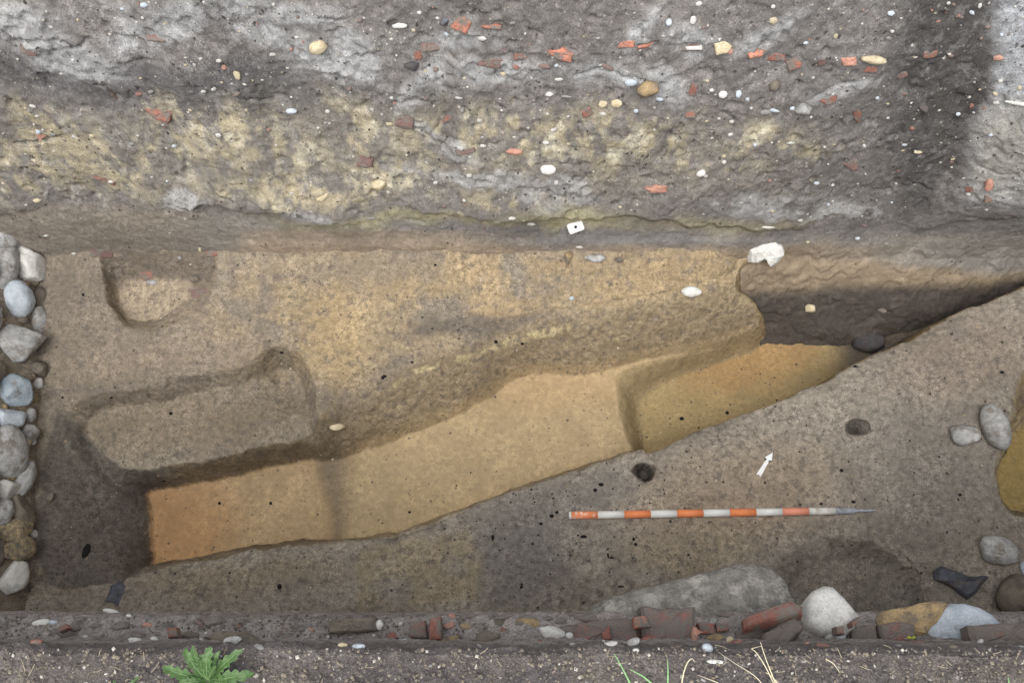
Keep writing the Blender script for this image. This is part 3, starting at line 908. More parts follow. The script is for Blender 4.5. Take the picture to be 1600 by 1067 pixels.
# ================================================================== the cobble wall at the left
def edge_x(y):        # foot of the cobble wall, in world X, from its pixel line
    pts = [at_z(px, py, 0.0) for px, py in ((74, 380), (72, 430), (70, 500), (64, 570), (58, 640), (50, 700), (46, 770), (44, 850), (38, 930))]
    pts = sorted([(p.y, p.x) for p in pts])
    return np.interp(y, [p[0] for p in pts], [p[1] for p in pts])
ysg = np.arange(0.03, 1.66, .008); ts = np.arange(0, 1.0001, .011)
a_, t_ = np.meshgrid(ysg, ts, indexing='ij'); a_ = a_.ravel(); t_ = t_.ravel()
ex = edge_x(a_)
lx = ex + .03 - t_ * (ex + .03 + 2.72)
lz = -.35 + .0 * t_
prof_t = np.array([0, .05, .22, .45, .7, 1.0]); prof_z = np.array([-.30, .0, .26, .46, .56, .60])
lz = np.interp(t_, prof_t, prof_z)
Pl = np.stack([lx, a_, lz], 1)
nl = grid_normals(Pl, len(ysg), len(ts)); nl *= np.sign(nl[:, 2:3].mean())
Pl += nl * (.016 * fbm(Pl[:, 0], a_, lz, 9, 4, .6, 141) + .006 * fbm(Pl[:, 0], a_, lz, 40, 3, .6, 143))[:, None]
c = np.zeros((len(Pl), 3)) + lin((138, 127, 112)); c *= (1 + .25 * fbm(Pl[:, 0], a_, lz, 10, 4, .6, 145))[:, None]
mk = np.zeros((len(Pl), 3)) + np.array([.5, .5, .8])
cob = link('cobble_wall', grid_mesh('cobble_wall', Pl, len(ysg), len(ts), c, mk, flip=True), M['near'])
tag(cob, 'wall of rounded grey cobbles set in brown earth along the left edge', 'stone wall')
bpy.context.view_layer.update(); DG = bpy.context.evaluated_depsgraph_get()
COB = [
 (4, 368, 46, 46, 20, 'grey', 'smooth'), (6, 422, 36, 66, -5, 'grey', 'round'), (43, 414, 44, 54, 15, 'white', 'ang'), (28, 467, 37, 52, 10, 'whiteblue', 'smooth'),
 (60, 466, 22, 34, -10, 'brown', 'round'), (61, 507, 22, 50, 5, 'grey', 'smooth'), (28, 537, 62, 54, 10, 'grey', 'ang'), (63, 548, 12, 34, 8, 'brown', 'round'),
 (59, 576, 26, 22, 0, 'brown', 'round'), (58, 598, 14, 15, 0, 'white', 'round'), (23, 613, 48, 42, -30, 'blue', 'ang'), (14, 655, 38, 28, 0, 'whiteblue', 'ang'),
 (47, 649, 15, 20, 0, 'grey', 'round'), (45, 677, 24, 28, 20, 'grey', 'round'), (14, 706, 44, 80, 0, 'grey', 'smooth'), (37, 750, 24, 56, -14, 'grey', 'smooth'),
 (6, 764, 34, 32, -15, 'white', 'ang'), (4, 800, 24, 40, 0, 'grey', 'round'), (33, 799, 30, 50, 25, 'brown', 'ang'), (22, 830, 44, 34, 0, 'conglom', 'ang'),
 (24, 858, 44, 34, 10, 'conglom', 'ang'), (20, 902, 36, 50, -6, 'white', 'ang'), (-8, 500, 18, 40, 0, 'grey', 'round'), (-4, 580, 22, 30, 0, 'brown', 'round'),
 (-2, 862, 16, 40, 0, 'brown', 'round'), (2, 330, 30, 26, 0, 'brown', 'round'), (52, 440, 14, 16, 0, 'brown', 'round'), (68, 398, 9, 30, 0, 'cream', 'round'), (69, 430, 8, 22, 0, 'tan', 'round'),
 (44, 590, 12, 12, 0, 'brown', 'round'), (50, 622, 14, 14, 0, 'tan', 'round'), (40, 692, 12, 26, -14, 'cream', 'round'), (35, 500, 14, 12, 0, 'brown', 'round'), (-30, 420, 40, 50, 0, 'grey', 'round'), (-35, 500, 44, 56, 0, 'grey', 'smooth'), (-40, 590, 50, 54, 0, 'whiteblue', 'smooth'), (-36, 680, 44, 50, 0, 'grey', 'round'), (-34, 770, 44, 60, 0, 'grey', 'smooth'), (-34, 850, 40, 46, 0, 'brown', 'round')]
for (px, py, w, hh, rot, mt, st) in COB:
    rock('cobble', None, None, px, py, w * 1.2, hh * 1.16, rot, mt, st, thick=.9, sink=.42, parent=cob, sub=(4 if w > 20 else 3), surf=[cob], bias=.4)
rgc = random.Random(12)
for k in range(46):
    rock('cobble', None, None, rgc.uniform(-6, 66) - .02 * k, 352 + k * 12.4 + rgc.uniform(-6, 6), rgc.uniform(8, 17), rgc.uniform(8, 18), rgc.uniform(-60, 60), rgc.choice(['grey', 'brown', 'tan', 'conglom', 'white']), 'ang', thick=.8, sink=.4, parent=cob, surf=[cob], bias=.4, sub=2)
for k in range(30):
    rock('cobble', None, None, -78 - 44 * (k % 3) + rgc.uniform(-8, 8), 345 + (k // 3) * 60 + rgc.uniform(-10, 10), rgc.uniform(34, 50), rgc.uniform(36, 58), rgc.uniform(-40, 40), rgc.choice(['grey', 'grey', 'whiteblue', 'white', 'brown']), rgc.choice(['round', 'ang', 'smooth']), thick=.9, sink=.42, parent=cob, surf=[cob], bias=.4)
SURF.append(cob)

# ================================================================== finds in the back section (each its own object)
B = 'brick fragment'
slab('brick_sherd', 'largest red brick sherd high in the yellow layer at left of the section', B, [(224, 172), (232, 165), (277, 165), (262, 196), (240, 188)], .03, 'brick_red', .012)
slab('brick_sherd', 'thin red tile sliver at the lower left of the section, under the yellow earth', B, [(142, 278), (165, 277), (183, 286), (179, 292), (160, 284)], .02, 'brick_red', .008)
slab('tile_sliver', 'thin slanting tile sliver in a dark crack left of the largest red sherd', B, [(158, 133), (166, 134), (193, 154), (190, 160), (176, 152)], .02, 'brick_dull', .008)
slab('brick_sherd', 'flat dull red sherd near the top left, below the pale crust', B, quad(241, 60, 30, 10, -4), .02, 'brick_dull', .005)
slab('brick_sherd', 'dull brown brick patch at far upper left, in the dark earth', B, quad(45, 82, 30, 13, -10), .02, 'brick_dull', .004)
slab('brick_sherd', 'small pink triangular sherd under a white pebble at left of the section', B, [(54, 206), (78, 210), (62, 222)], .015, 'brick_pink', .006)
rock('flint_stone', 'cream knobbly flint in the pale crust, upper left of the section', 'stone', 497, 72, 30, 22, 10, 'cream', 'ang', .8, .25)
rock('shell', 'pale upright shell in dark earth, below and left of the cream flint', 'shell', 370, 115, 10, 22, 5, 'cream', 'smooth', .5, .3)
rock('pebble_stone', 'pale blue oval pebble at left centre, right of the largest red sherd', 'pebble', 456, 173, 18, 11, 0, 'whiteblue', 'smooth', .7, .3)
rock('white_stone', 'bright white oval stone in the middle of the section', 'stone', 856, 262, 25, 17, -5, 'white', 'round', .8, .2)
slab('brick_sherd', 'pale pink wedge of brick above the white tag, to its right', B, [(1011, 298), (1026, 291), (1045, 289), (1044, 302), (1018, 303)], .03, 'brick_pink', .014)
rock('tan_stone', 'tan angular stone jutting out at upper centre right of the section', 'stone', 1016, 136, 36, 28, 0, 'tan', 'ang', .9, .2)
slab('brick_sherd', 'crumbling bright orange brick near the top centre, beside a black stone', B, quad(721, 41, 26, 22, -25), .03, 'brick_orange', .012)
rock('black_stone', 'small blue-black stone at the top centre, touching the crumbling orange brick', 'stone', 696, 33, 18, 14, 20, 'slate', 'ang', .8, .25)
slab('brick_sherd', 'flat bright orange brick at top centre, right of the crumbling one', B, [(749, 42), (772, 38), (785, 40), (784, 47), (762, 46)], .025, 'brick_orange', .010)
slab('brick_sherd', 'broad dull red brick below the crumbling orange brick', B, quad(680, 73, 42, 15, 3), .025, 'brick_dull', .008)
slab('brick_sherd', 'small red brick bit above a dark stone, upper centre left', B, quad(653, 86, 14, 18, 10), .02, 'brick_red', .008)
rock('dark_stone', 'dark grey flat stone below the dull red brick, upper centre left', 'stone', 644, 102, 26, 16, 0, 'dark', 'ang', .8, .3)
slab('brick_sherd', 'maroon flattened brick patch at upper centre, left of the big orange brick', B, quad(766, 97, 42, 22, -15), .02, 'brick_dull', .006)
slab('brick_sherd', 'small maroon chip just right of the maroon brick patch', B, quad(811, 87, 16, 15, 0), .02, 'brick_red', .006)
slab('brick_sherd', 'large crumbly orange brick, the biggest bright one, at upper centre', B, [(848, 73), (862, 79), (880, 77), (896, 88), (893, 100), (874, 97), (855, 86)], .03, 'brick_orange', .014)
slab('brick_sherd', 'bright orange brick right of the biggest orange one, left of a curved tile', B, quad(976, 70, 28, 12, 0), .025, 'brick_orange', .010)
slab('tile_sliver', 'thin curved orange tile edge slanting upwards at upper centre right', B, [(996, 72), (1012, 68), (1026, 58), (1028, 62), (1014, 73), (998, 76)], .02, 'brick_orange', .010)
TS = slab('tile_sherd', 'flat grey-brown tile with a white streak, in a row at upper right', 'tile fragment', [(1058, 70), (1097, 70), (1098, 81), (1060, 81)], .02, 'brick_dull', .012, rough=.3)
slab('mortar_streak', 'white mortar streak', None, [(1070, 74), (1098, 71.5), (1098, 79), (1072, 79)], .008, 'white', .016, rough=.4, parent=TS)
slab('brick_sherd', 'cream faced square brick lump at upper right, right of the streaked tile', B, [(1116, 70), (1132, 62), (1145, 74), (1138, 84), (1120, 88)], .03, 'cream', .016)
slab('brick_sherd', 'first of the brick row right of the cream brick, orange at one end', B, [(1168, 81), (1184, 76), (1198, 78), (1192, 88), (1172, 92)], .03, 'brick_orange', .010)
slab('brick_sherd', 'second of the brick row at upper right, dusty red and flat', B, quad(1213, 90, 30, 12, 0), .03, 'brick_red', .010)
slab('brick_sherd', 'square faced red brick, third and largest of the row at upper right', B, [(1226, 97), (1240, 92), (1253, 100), (1250, 108), (1232, 113)], .03, 'brick_red', .014)
slab('brick_sherd', 'faint small red chip in a hollow right of the square faced brick', B, quad(1284, 99, 13, 11, 0), .02, 'brick_dull', .006)
slab('brick_sherd', 'mauve red brick beside the long cream stone at upper right', B, quad(1327, 98, 23, 14, 5), .03, 'brick_pink', .008)
rock('cream_stone', 'long flat cream stone at the right end of the brick row', 'stone', 1364, 92, 41, 14, -6, 'cream', 'round', .9, .25)
slab('brick_sherd', 'dull red chip right under the long cream stone', B, quad(1361, 109, 20, 11, -5), .02, 'brick_red', .008)
rock('grey_stone', 'round dark grey stone below the brick row at right', 'stone', 1209, 132, 19, 17, 0, 'brown', 'round', .9, .25)
rock('grey_stone', 'pale grey-green stone left of the red brick wedge at right', 'stone', 1256, 168, 27, 19, -10, 'grey', 'ang', .9, .25)
slab('brick_sherd', 'curved red brick wedge at right, under a pale crust ledge', B, [(1275, 152), (1292, 155), (1309, 150), (1306, 162), (1296, 167), (1278, 160)], .03, 'brick_red', .012)
slab('brick_sherd', 'tall narrow red brick standing upright at right of the section', B, [(1331, 162), (1338, 161), (1346, 182), (1343, 196), (1335, 190)], .03, 'brick_red', .014)
rock('white_pebble', 'round bright white pebble at right of centre, under the brick row', 'pebble', 1129, 146, 14, 13, 0, 'white', 'smooth', .8, .25)
slab('brick_sherd', 'small upright red brick chip left of the round white pebble', B, quad(1083, 143, 11, 20, -15), .02, 'brick_red', .010)
slab('brick_sherd', 'small flat red brick chip below the upright chip', B, quad(1078, 180, 18, 10, 0), .02, 'brick_red', .010)
rock('slate_stone', 'dark slate wedge in the dark damp corner at right', 'stone', 1443, 167, 24, 10, -35, 'dark', 'ang', .7, .2)
slab('brick_sherd', 'dusky red brick high in the dark damp corner', B, quad(1454, 86, 24, 11, 6), .02, 'brick_red', .006)
slab('brick_sherd', 'faint maroon brick left of the dark damp corner', B, quad(1409, 116, 18, 16, 20), .02, 'brick_dull', .006)
slab('tile_sherd', 'dark grey tile corner jutting out at lower right of the section', 'tile fragment', [(1313, 256), (1338, 248), (1341, 266), (1334, 270)], .03, 'brick_dull', .016)
rock('white_stone', 'white lump of stone above the pale pink brick wedge, to its right', 'stone', 1095, 269, 16, 11, 20, 'white', 'ang', .8, .2)
slab('brick_sherd', 'small red chip at far right beside the pale pink stone', B, quad(1514, 296, 12, 12, 0), .02, 'brick_red', .008)
rock('pink_stone', 'pale pink upright stone on the pale right-hand corner', 'stone', 1546, 286, 13, 25, 8, 'brick_pink', 'ang', .8, .2)
slab('brick_sherd', 'orange-red chip under the pale pink stone on the right-hand corner', B, quad(1544, 312, 11, 12, 0), .02, 'brick_red', .008)
rock('bone', 'thin white bone lying level at the right edge of the picture', 'bone', 1592, 161, 40, 6, 6, 'white', 'smooth', 1, .2)
slab('brick_sherd', 'dusty grey-red brick lump at left centre, above a cream clay lump', B, quad(571, 251, 26, 24, -10), .03, 'brick_dull', .012)
rock('clay_lump', 'cream clay lump in the yellow layer at left centre', 'clay lump', 592, 286, 28, 19, 0, 'cream', 'ang', .7, .35)
slab('brick_sherd', 'red brick wedge pointing right, above the yellow clay at centre', B, [(686, 192), (700, 180), (713, 179), (704, 189), (690, 196)], .03, 'brick_red', .012)
slab('brick_sherd', 'brown dusty square brick at centre left, left of the red wedge', B, quad(632, 186, 32, 34, -8), .02, 'brick_dull', .006)
rock('red_pebble', 'smooth reddish rounded sherd lying level in the centre of the section', B, 803, 236, 27, 10, -4, 'brick_pink', 'smooth', .9, .3)
slab('brick_sherd', 'flat dusty red sherd left of the smooth reddish one', B, quad(727, 238, 30, 9, 12), .02, 'brick_dull', .008)
slab('brick_sherd', 'small red branching chip at centre, left of two yellow lumps', B, quad(918, 177, 18, 13, 25), .02, 'brick_red', .008)
rock('blue_pebble', 'pale blue flat pebble left of the jutting tan stone', 'pebble', 986, 128, 20, 12, 10, 'whiteblue', 'smooth', .7, .3)
rock('blue_pebble', 'small bluish upright pebble at the top, right of centre', 'pebble', 1045, 35, 10, 12, 0, 'whiteblue', 'smooth', .7, .3)
rock('white_stone', 'long white flake left of the black stone near the top', 'stone', 625, 40, 25, 9, 5, 'white', 'ang', .6, .3)
rock('clay_lump', 'yellow clay lump, right one of a pair at centre right', 'clay lump', 963, 160, 20, 15, 0, 'cream', 'ang', .6, .4)
rock('clay_lump', 'yellow clay lump, left one of a pair at centre right', 'clay lump', 942, 162, 15, 14, 0, 'cream', 'ang', .6, .4)
slab('yellow_chip', 'yellowish angular chip on the crust edge at lower left', 'stone', [(494, 313), (512, 302), (513, 307), (503, 316)], .015, 'cream', .012)
# at the foot of the section
slab('white_flint', 'large white hooked flint jutting from the foot of the section at right', 'stone', [(1167, 392), (1176, 388), (1192, 384), (1211, 385), (1222, 393), (1225, 405), (1216, 416), (1206, 424), (1203, 412), (1194, 409), (1182, 415), (1168, 416)], .10, 'white', .10, bev=.2)
rock('white_stone', 'smooth white stone on the tan floor, left below the hooked flint', 'stone', 1080, 456, 32, 18, -4, 'white', 'round', .8, .2)
rock('tan_stone', 'upright tan stone at the foot of the section, below the white tag', 'stone', 886, 405, 12, 25, -8, 'tan', 'ang', .9, .2)
rock('grey_stone', 'flat grey stone at the foot of the section, right of the upright tan stone', 'stone', 930, 404, 34, 13, 4, 'grey', 'ang', .8, .3)
rock('grey_stone', 'small grey stone at the section foot, right of the flat grey one', 'stone', 967, 406, 14, 10, 0, 'brown', 'ang', .8, .3)
rock('cream_stone', 'small cream pointed stone in the dark pit side below the hooked flint', 'stone', 1268, 480, 17, 14, 0, 'cream', 'ang', .8, .2)
rock('brown_stone', 'small dim brown stone high on the dark pit side at right', 'stone', 1378, 484, 15, 8, -5, 'brown', 'round', .8, .2)
rock('dark_stone', 'big dark rounded stone in the shaded corner of the deep pit', 'stone', 1356, 537, 48, 35, 0, 'dark', 'round', .9, .2)
slab('brick_sherd', 'pale red rectangular brick in the section foot at far left', B, [(140, 390), (182, 389), (181, 404), (142, 405)], .03, 'brick_dull', .010, rough=.4)
slab('brick_sherd', 'small dull red brick in the section foot, above the scoop', B, quad(332, 396, 20, 10, 4), .02, 'brick_red', .008)
slab('brick_sherd', 'dark red cornered brick on the slope at the back of the scoop', B, [(215, 427), (230, 423), (252, 427), (236, 437), (228, 441), (219, 436)], .03, 'brick_red', .012)
rock('grey_stone', 'grey pebble under the dark red cornered brick in the scoop', 'pebble', 238, 442, 18, 8, 0, 'grey', 'round', .8, .25)
rock('brown_stone', 'dull round stone at the back right of the scoop', 'stone', 304, 435, 17, 12, 0, 'brown', 'round', .8, .25)
slab('brick_sherd', 'dull mauve brick lying at the right end of the scoop', B, quad(311, 458, 27, 18, 8), .02, 'brick_dull', .006)
rock('pale_stone', 'pale flat stone below the right end of the rounded hollow', 'stone', 526, 666, 26, 11, -10, 'cream', 'ang', .7, .35)
rock('white_pebble', 'tiny bluish white pebble on the tan floor at centre', 'pebble', 893, 466, 8, 7, 0, 'whiteblue', 'smooth', .7, .3)
rock('grey_stone', 'small pale stone stuck in the dark end face beside the cobbles', 'stone', 78, 778, 13, 18, 0, 'brown', 'ang', .7, .3)
# on the near bank
slab('slate_sherd', 'dark blue-grey slate sherd at the left end of the near bank', 'stone', [(172, 912), (186, 905), (204, 911), (200, 925), (184, 947), (163, 938)], .03, 'slate', .012)
rock('grey_boulder', 'smooth grey boulder on the rim of the small pit at right', 'stone', 1551, 667, 42, 74, 12, 'grey', 'smooth', .9, .25)
rock('grey_stone', 'angular grey stone left of the smooth grey boulder', 'stone', 1507, 683, 46, 36, -20, 'grey', 'ang', .8, .3)
rock('grey_stone', 'grey egg-shaped cobble on the bank at lower right', 'stone', 1555, 862, 64, 46, -22, 'grey', 'round', .9, .3)
rock('pale_stone', 'pale blue stone cut off by the right picture edge, beside the egg-shaped cobble', 'stone', 1602, 890, 18, 26, 0, 'whiteblue', 'smooth', .9, .3)
slab('curved_tile', 'dark curved roof tile piece at lower right, lying edge up', 'tile fragment', [(1462, 893), (1474, 884), (1500, 893), (1517, 900), (1549, 900), (1530, 925), (1514, 937), (1500, 926), (1480, 912), (1464, 906)], .03, 'slate', .05)
rock('brown_stone', 'blocky brown stone with a blue face at the lower right edge', 'stone', 1583, 932, 66, 62, 10, 'brown', 'ang', .9, .15)

# ================================================================== rubble layer of the near section
def ledge_slab(name, label, pts, zz, th=.05, mat='brick_dusty', nz=(0, .12, 1), cat=B, **k):
    return slab(name, label, cat, pts, th, mat, 0.0, z=zz + .325, nz=nz, **k)
ledge_slab('stone_block', 'very large grey weathered stone block jutting from the near section', [(912, 962), (925, 944), (960, 930), (1010, 917), (1060, 905), (1110, 893), (1155, 882), (1193, 881), (1212, 892), (1226, 906), (1240, 930), (1252, 950), (1256, 990), (912, 990)], 1.02, .16, 'block', (-.05, .35, 1), 'stone block', dome=.03, rough=.8)
ledge_slab('brick', 'largest brick slab, red and grey, leaning on the big stone block', [(1001, 944), (1040, 948), (1088, 945), (1087, 975), (1078, 1012), (1005, 1012)], 1.165, .06, nz=(0, .3, 1))
ledge_slab('brick', 'broad dusty brick left of the largest brick slab', [(896, 972), (940, 966), (980, 962), (1000, 968), (1003, 1005), (950, 1004), (900, 1002)], 1.155, .06, nz=(-.05, .25, 1))
ledge_slab('brick_chip', 'small bright red brick chip between two broad dusty bricks', [(990, 963), (1008, 961), (1018, 979), (992, 981)], 1.18, .03, 'brick_orange')
ledge_slab('brick_chip', 'bright red sliver low on the ledge under the broad dusty brick', [(901, 1003), (927, 1004), (922, 1014), (903, 1014)], 1.18, .025, 'brick_orange')
ledge_slab('brick_chip', 'triangular red brick face on the right end of the broad dusty brick', [(940, 990), (952, 976), (955, 998), (942, 999)], 1.172, .02, 'brick_red')
ledge_slab('brick_chip', 'red brick chip at the foot of the largest brick slab', [(1004, 995), (1040, 996), (1038, 1007), (1006, 1007)], 1.19, .02, 'brick_orange')
ledge_slab('brick_chip', 'short red brick right of the largest slab, behind the cream shard', [(1090, 974), (1117, 973), (1118, 990), (1096, 990)], 1.14, .04, 'brick_red')
ledge_slab('brick_chip', 'small dull red brick left of the long slanting tile', [(1119, 974), (1136, 973), (1140, 984), (1121, 987)], 1.14, .04, 'brick_red')
ledge_slab('slanting_tile', 'long red tile slanting upwards between block and white boulder', [(1162, 962), (1205, 945), (1238, 935), (1256, 942), (1256, 956), (1225, 965), (1165, 978)], 1.20, .03, 'brick_red', (.0, .55, 1), rough=.4)
ledge_slab('brick', 'dusty brick leaning below the long slanting tile', [(1192, 988), (1215, 974), (1244, 960), (1258, 979), (1234, 1003), (1195, 1006)], 1.20, .05, nz=(.05, .4, 1))
ledge_slab('brick', 'dull buried brick under the slanting tile, left of the leaning one', [(1150, 985), (1190, 974), (1200, 1004), (1150, 1006)], 1.15, .05)
ledge_slab('white_boulder', 'big white pointed boulder in the rubble layer at right', [(1257, 938), (1268, 924), (1284, 917), (1298, 919), (1316, 936), (1330, 952), (1341, 966), (1334, 984), (1316, 996), (1280, 994), (1258, 978)], 1.13, .10, 'white', (0, .3, 1), 'stone', dome=.035, rough=.5)
rock('grey_pebble', 'left one of two pale pebbles below the white boulder', 'pebble', 1296, 998, 14, 12, 0, 'grey', 'smooth', .9, .3)
rock('grey_pebble', 'right one of two pale pebbles below the white boulder', 'pebble', 1312, 995, 17, 14, 0, 'whiteblue', 'smooth', .9, .3)
ledge_slab('brick_chip', 'small dark brick cube on top of the pale pebbles', [(1307, 978), (1319, 977), (1320, 990), (1308, 990)], 1.25, .03, 'brick_dull')
ledge_slab('brick_chip', 'red sliver at the right side of the white boulder', [(1331, 972), (1344, 962), (1345, 968), (1333, 980)], 1.20, .03, 'brick_red')
ledge_slab('tan_stone', 'long ochre edged stone between white boulder and blue boulder', [(1374, 962), (1382, 951), (1410, 945), (1440, 938), (1480, 935), (1487, 940), (1478, 960), (1450, 990), (1378, 990)], 1.14, .07, 'tan', (0, .3, 1), 'stone')
ledge_slab('brick', 'dusty brick below the ochre edged stone', [(1375, 975), (1398, 970), (1430, 974), (1432, 1004), (1380, 1004)], 1.17, .05)
ledge_slab('brick', 'buried dusty brick right of the white boulder', [(1332, 982), (1368, 974), (1374, 1002), (1334, 1004)], 1.16, .05)
ledge_slab('blue_boulder', 'large smooth blue-white boulder in the rubble layer at far right', [(1443, 986), (1449, 967), (1464, 951), (1484, 943), (1504, 943), (1530, 950), (1550, 962), (1564, 976), (1566, 1010), (1448, 1010)], 1.12, .10, 'whiteblue', (0, .3, 1), 'stone', dome=.022, rough=.25)
ledge_slab('brick', 'long dusty red brick overlapping the blue-white boulder', [(1517, 974), (1560, 972), (1625, 968), (1630, 1010), (1525, 1008)], 1.22, .05, nz=(0, .2, 1))
ledge_slab('shard', 'cream upright shard beside the largest brick slab', [(1083, 976), (1099, 987), (1091, 992), (1089, 1008), (1079, 1008)], 1.235, .012, 'brick_pink', cat='pottery shard')
rock('blue_pebble', 'smooth blue pebble right below the cream upright shard', 'pebble', 1104, 1014, 18, 14, -10, 'whiteblue', 'smooth', .9, .25)
rock('tan_stone', 'small ochre stone right of the cream upright shard', 'stone', 1118, 1000, 32, 18, -20, 'tan', 'ang', .8, .3)
rock('white_stone', 'small cream stone left of the buried brick on the ledge', 'stone', 1141, 1001, 12, 14, 0, 'cream', 'ang', .8, .3)
rock('grey_pebble', 'mauve grey pebble under the broad dusty brick', 'pebble', 991, 1006, 22, 14, 10, 'grey', 'smooth', .9, .25)
rock('white_pebble', 'small white pebble stuck to the mauve grey pebble', 'pebble', 994, 1017, 11, 7, 0, 'white', 'round', .9, .25)
rock('white_pebble', 'long white finger-shaped pebble on the turf edge at centre right', 'pebble', 1119, 1034, 31, 7, -3, 'white', 'smooth', .9, .25)
rock('white_stone', 'rough white stone left of the broad dusty brick', 'stone', 862, 990, 42, 24, -5, 'white', 'ang', .8, .3)
rock('white_stone', 'small rough white stone on the right of the rough white one', 'stone', 889, 994, 14, 12, 0, 'white', 'ang', .8, .3)
rock('tan_stone', 'buff stone at the ledge front, left of the rough white stone', 'stone', 826, 976, 44, 24, 4, 'tan', 'ang', .8, .35, z=1.44)
rock('brown_stone', 'dusty brown stone beside the buff stone, near the middle', 'stone', 785, 981, 60, 26, 0, 'brown', 'round', .8, .4, z=1.43)
ledge_slab('brick', 'upright red brick end in the ledge, centre left', [(671, 964), (689, 962), (690, 998), (670, 1000)], 1.19, .04, 'brick_red')
ledge_slab('brick_chip', 'dull red brick patch left of the upright brick end', [(639, 972), (664, 968), (668, 996), (640, 996)], 1.16, .03, 'brick_dull')
ledge_slab('pale_flake', 'pale grey pointed flake below the dull red patch', [(600, 1012), (622, 998), (640, 996), (642, 1006), (628, 1012)], 1.20, .015, 'whiteblue', cat='stone')
ledge_slab('brown_flake', 'brown leaf-shaped stone flake right of the upright brick end', [(686, 1001), (700, 994), (716, 991), (714, 998), (704, 1005)], 1.20, .015, 'tan', cat='stone')
rock('brown_stone', 'crumbly brown stone between brown flake and dusty brown stone', 'stone', 762, 1000, 40, 26, 0, 'brown', 'ang', .8, .35)
ledge_slab('stone_slab', 'flat grey-brown stone slab at the ledge front, centre left', [(514, 968), (560, 963), (586, 962), (587, 984), (550, 988), (512, 988)], 1.145, .05, 'brown', cat='stone')
rock('white_stone', 'white chip at the right end of the flat grey-brown slab', 'stone', 593, 976, 13, 16, 20, 'white', 'ang', .8, .3, z=1.45)
ledge_slab('brick_chip', 'dark red brick chip below the flat grey-brown slab', [(604, 992), (614, 985), (622, 996), (606, 1002)], 1.19, .02, 'brick_red')
ledge_slab('pale_rim_stone', 'grey stone with a whitish rim above the dandelion', [(318, 994), (336, 984), (384, 985), (402, 996), (418, 1008), (380, 1006), (330, 1004)], 1.17, .03, 'brown', cat='stone')
rock('grey_stone', 'pale grey chip in front of the stone with the whitish rim', 'stone', 363, 1003, 28, 14, 15, 'grey', 'ang', .8, .3)
ledge_slab('brick_chip', 'small cube of red brick on the ledge, upper left of the dandelion', [(260, 981), (275, 979), (277, 994), (262, 996)], 1.20, .025, 'brick_red')
rock('grey_stone', 'rounded grey stone right of the red brick cube', 'stone', 297, 994, 28, 14, 0, 'brown', 'round', .8, .3)
rock('white_stone', 'flat white stone left of the red brick cube', 'stone', 211, 1001, 22, 9, 0, 'white', 'round', .8, .3)
rock('white_pebble', 'white pebble right beside the flat white stone', 'pebble', 241, 999, 13, 7, -5, 'white', 'round', .8, .3)
rock('white_stone', 'pointed white chip at the far left of the ledge', 'stone', 64, 974, 26, 11, 14, 'white', 'ang', .7, .3)
rock('blue_pebble', 'pale blue chip right of the pointed white chip', 'pebble', 83, 973, 15, 9, 0, 'whiteblue', 'ang', .7, .3)
ledge_slab('brick_chip', 'dull red brick chip right of the pale blue chip at far left', [(84, 982), (100, 973), (108, 980), (92, 988)], 1.18, .02, 'brick_red')
rock('bone', 'white bone-like finger at the ledge front, below the slate sherd', 'bone', 174, 957, 27, 8, -2, 'white', 'smooth', .9, .25)
rock('white_pebble', 'small white pebble right of the bone-like finger', 'pebble', 201, 963, 9, 6, 0, 'white', 'round', .9, .25)
rock('white_stone', 'white stone on the ledge left of the pale pointed flake', 'stone', 560, 1011, 22, 9, 8, 'whiteblue', 'round', .8, .3)
rock('white_pebble', 'cream flat pebble further left of the pale pointed flake', 'pebble', 536, 1008, 16, 8, 0, 'cream', 'round', .8, .3)

# ================================================================== small pebbles and crumbs in the sections (parts of them)
rg = random.Random(5)
def small_meshes(nm, mats, style, n=5):
    out = []
    for mt in mats:
        for k in range(n):
            co, fa = rock_co(900 + k * 7 + len(out), 1, style)
            out.append(mesh_from(nm, co, fa, M[mt]))
    return out
# (small pieces are unit meshes scaled down, so their materials work at the scale of one piece)
for nm_, c1_, c2_, du_ in (('white', (204, 202, 196), (184, 182, 177), .32), ('whiteblue', (192, 199, 206), (172, 181, 189), .25), ('cream', (200, 189, 164), (180, 167, 138), .35), ('grey', (154, 153, 150), (132, 131, 128), .35),
                           ('brown', (128, 119, 107), (106, 99, 90), .4), ('tan', (162, 142, 108), (128, 113, 92), .4), ('brick_red', (152, 106, 93), (132, 93, 83), .5), ('brick_dull', (126, 101, 94), (112, 93, 88), .6), ('brick_pink', (182, 140, 124), (160, 119, 105), .4), ('clod', (122, 114, 109), (100, 94, 90), .6)):
    M['s_' + nm_] = rock_mat('small_' + nm_, c1_, c2_, (122, 115, 109), du_, 2.4, bump=0.0, rough=.9)
PEB = small_meshes('pebble', ['s_white', 's_white', 's_whiteblue', 's_cream', 's_grey'], 'round', 4)
NPB = small_meshes('pebble', ['s_white', 's_grey', 's_brown', 's_tan', 's_brown', 's_grey'], 'ang', 3)
CRU = small_meshes('brick_crumb', ['s_brick_red', 's_brick_dull', 's_brick_dull', 's_brick_pink'], 'ang', 3)
CHA = small_meshes('charcoal_or_hole_fleck', ['dark'], 'ang', 4)
if True:
    mch, n_, l_, b_ = new_mat('charcoal', .9)
    b_.inputs['Base Color'].default_value = (.012, .011, .011, 1)
    for me in CHA:
        me.materials[0] = mch
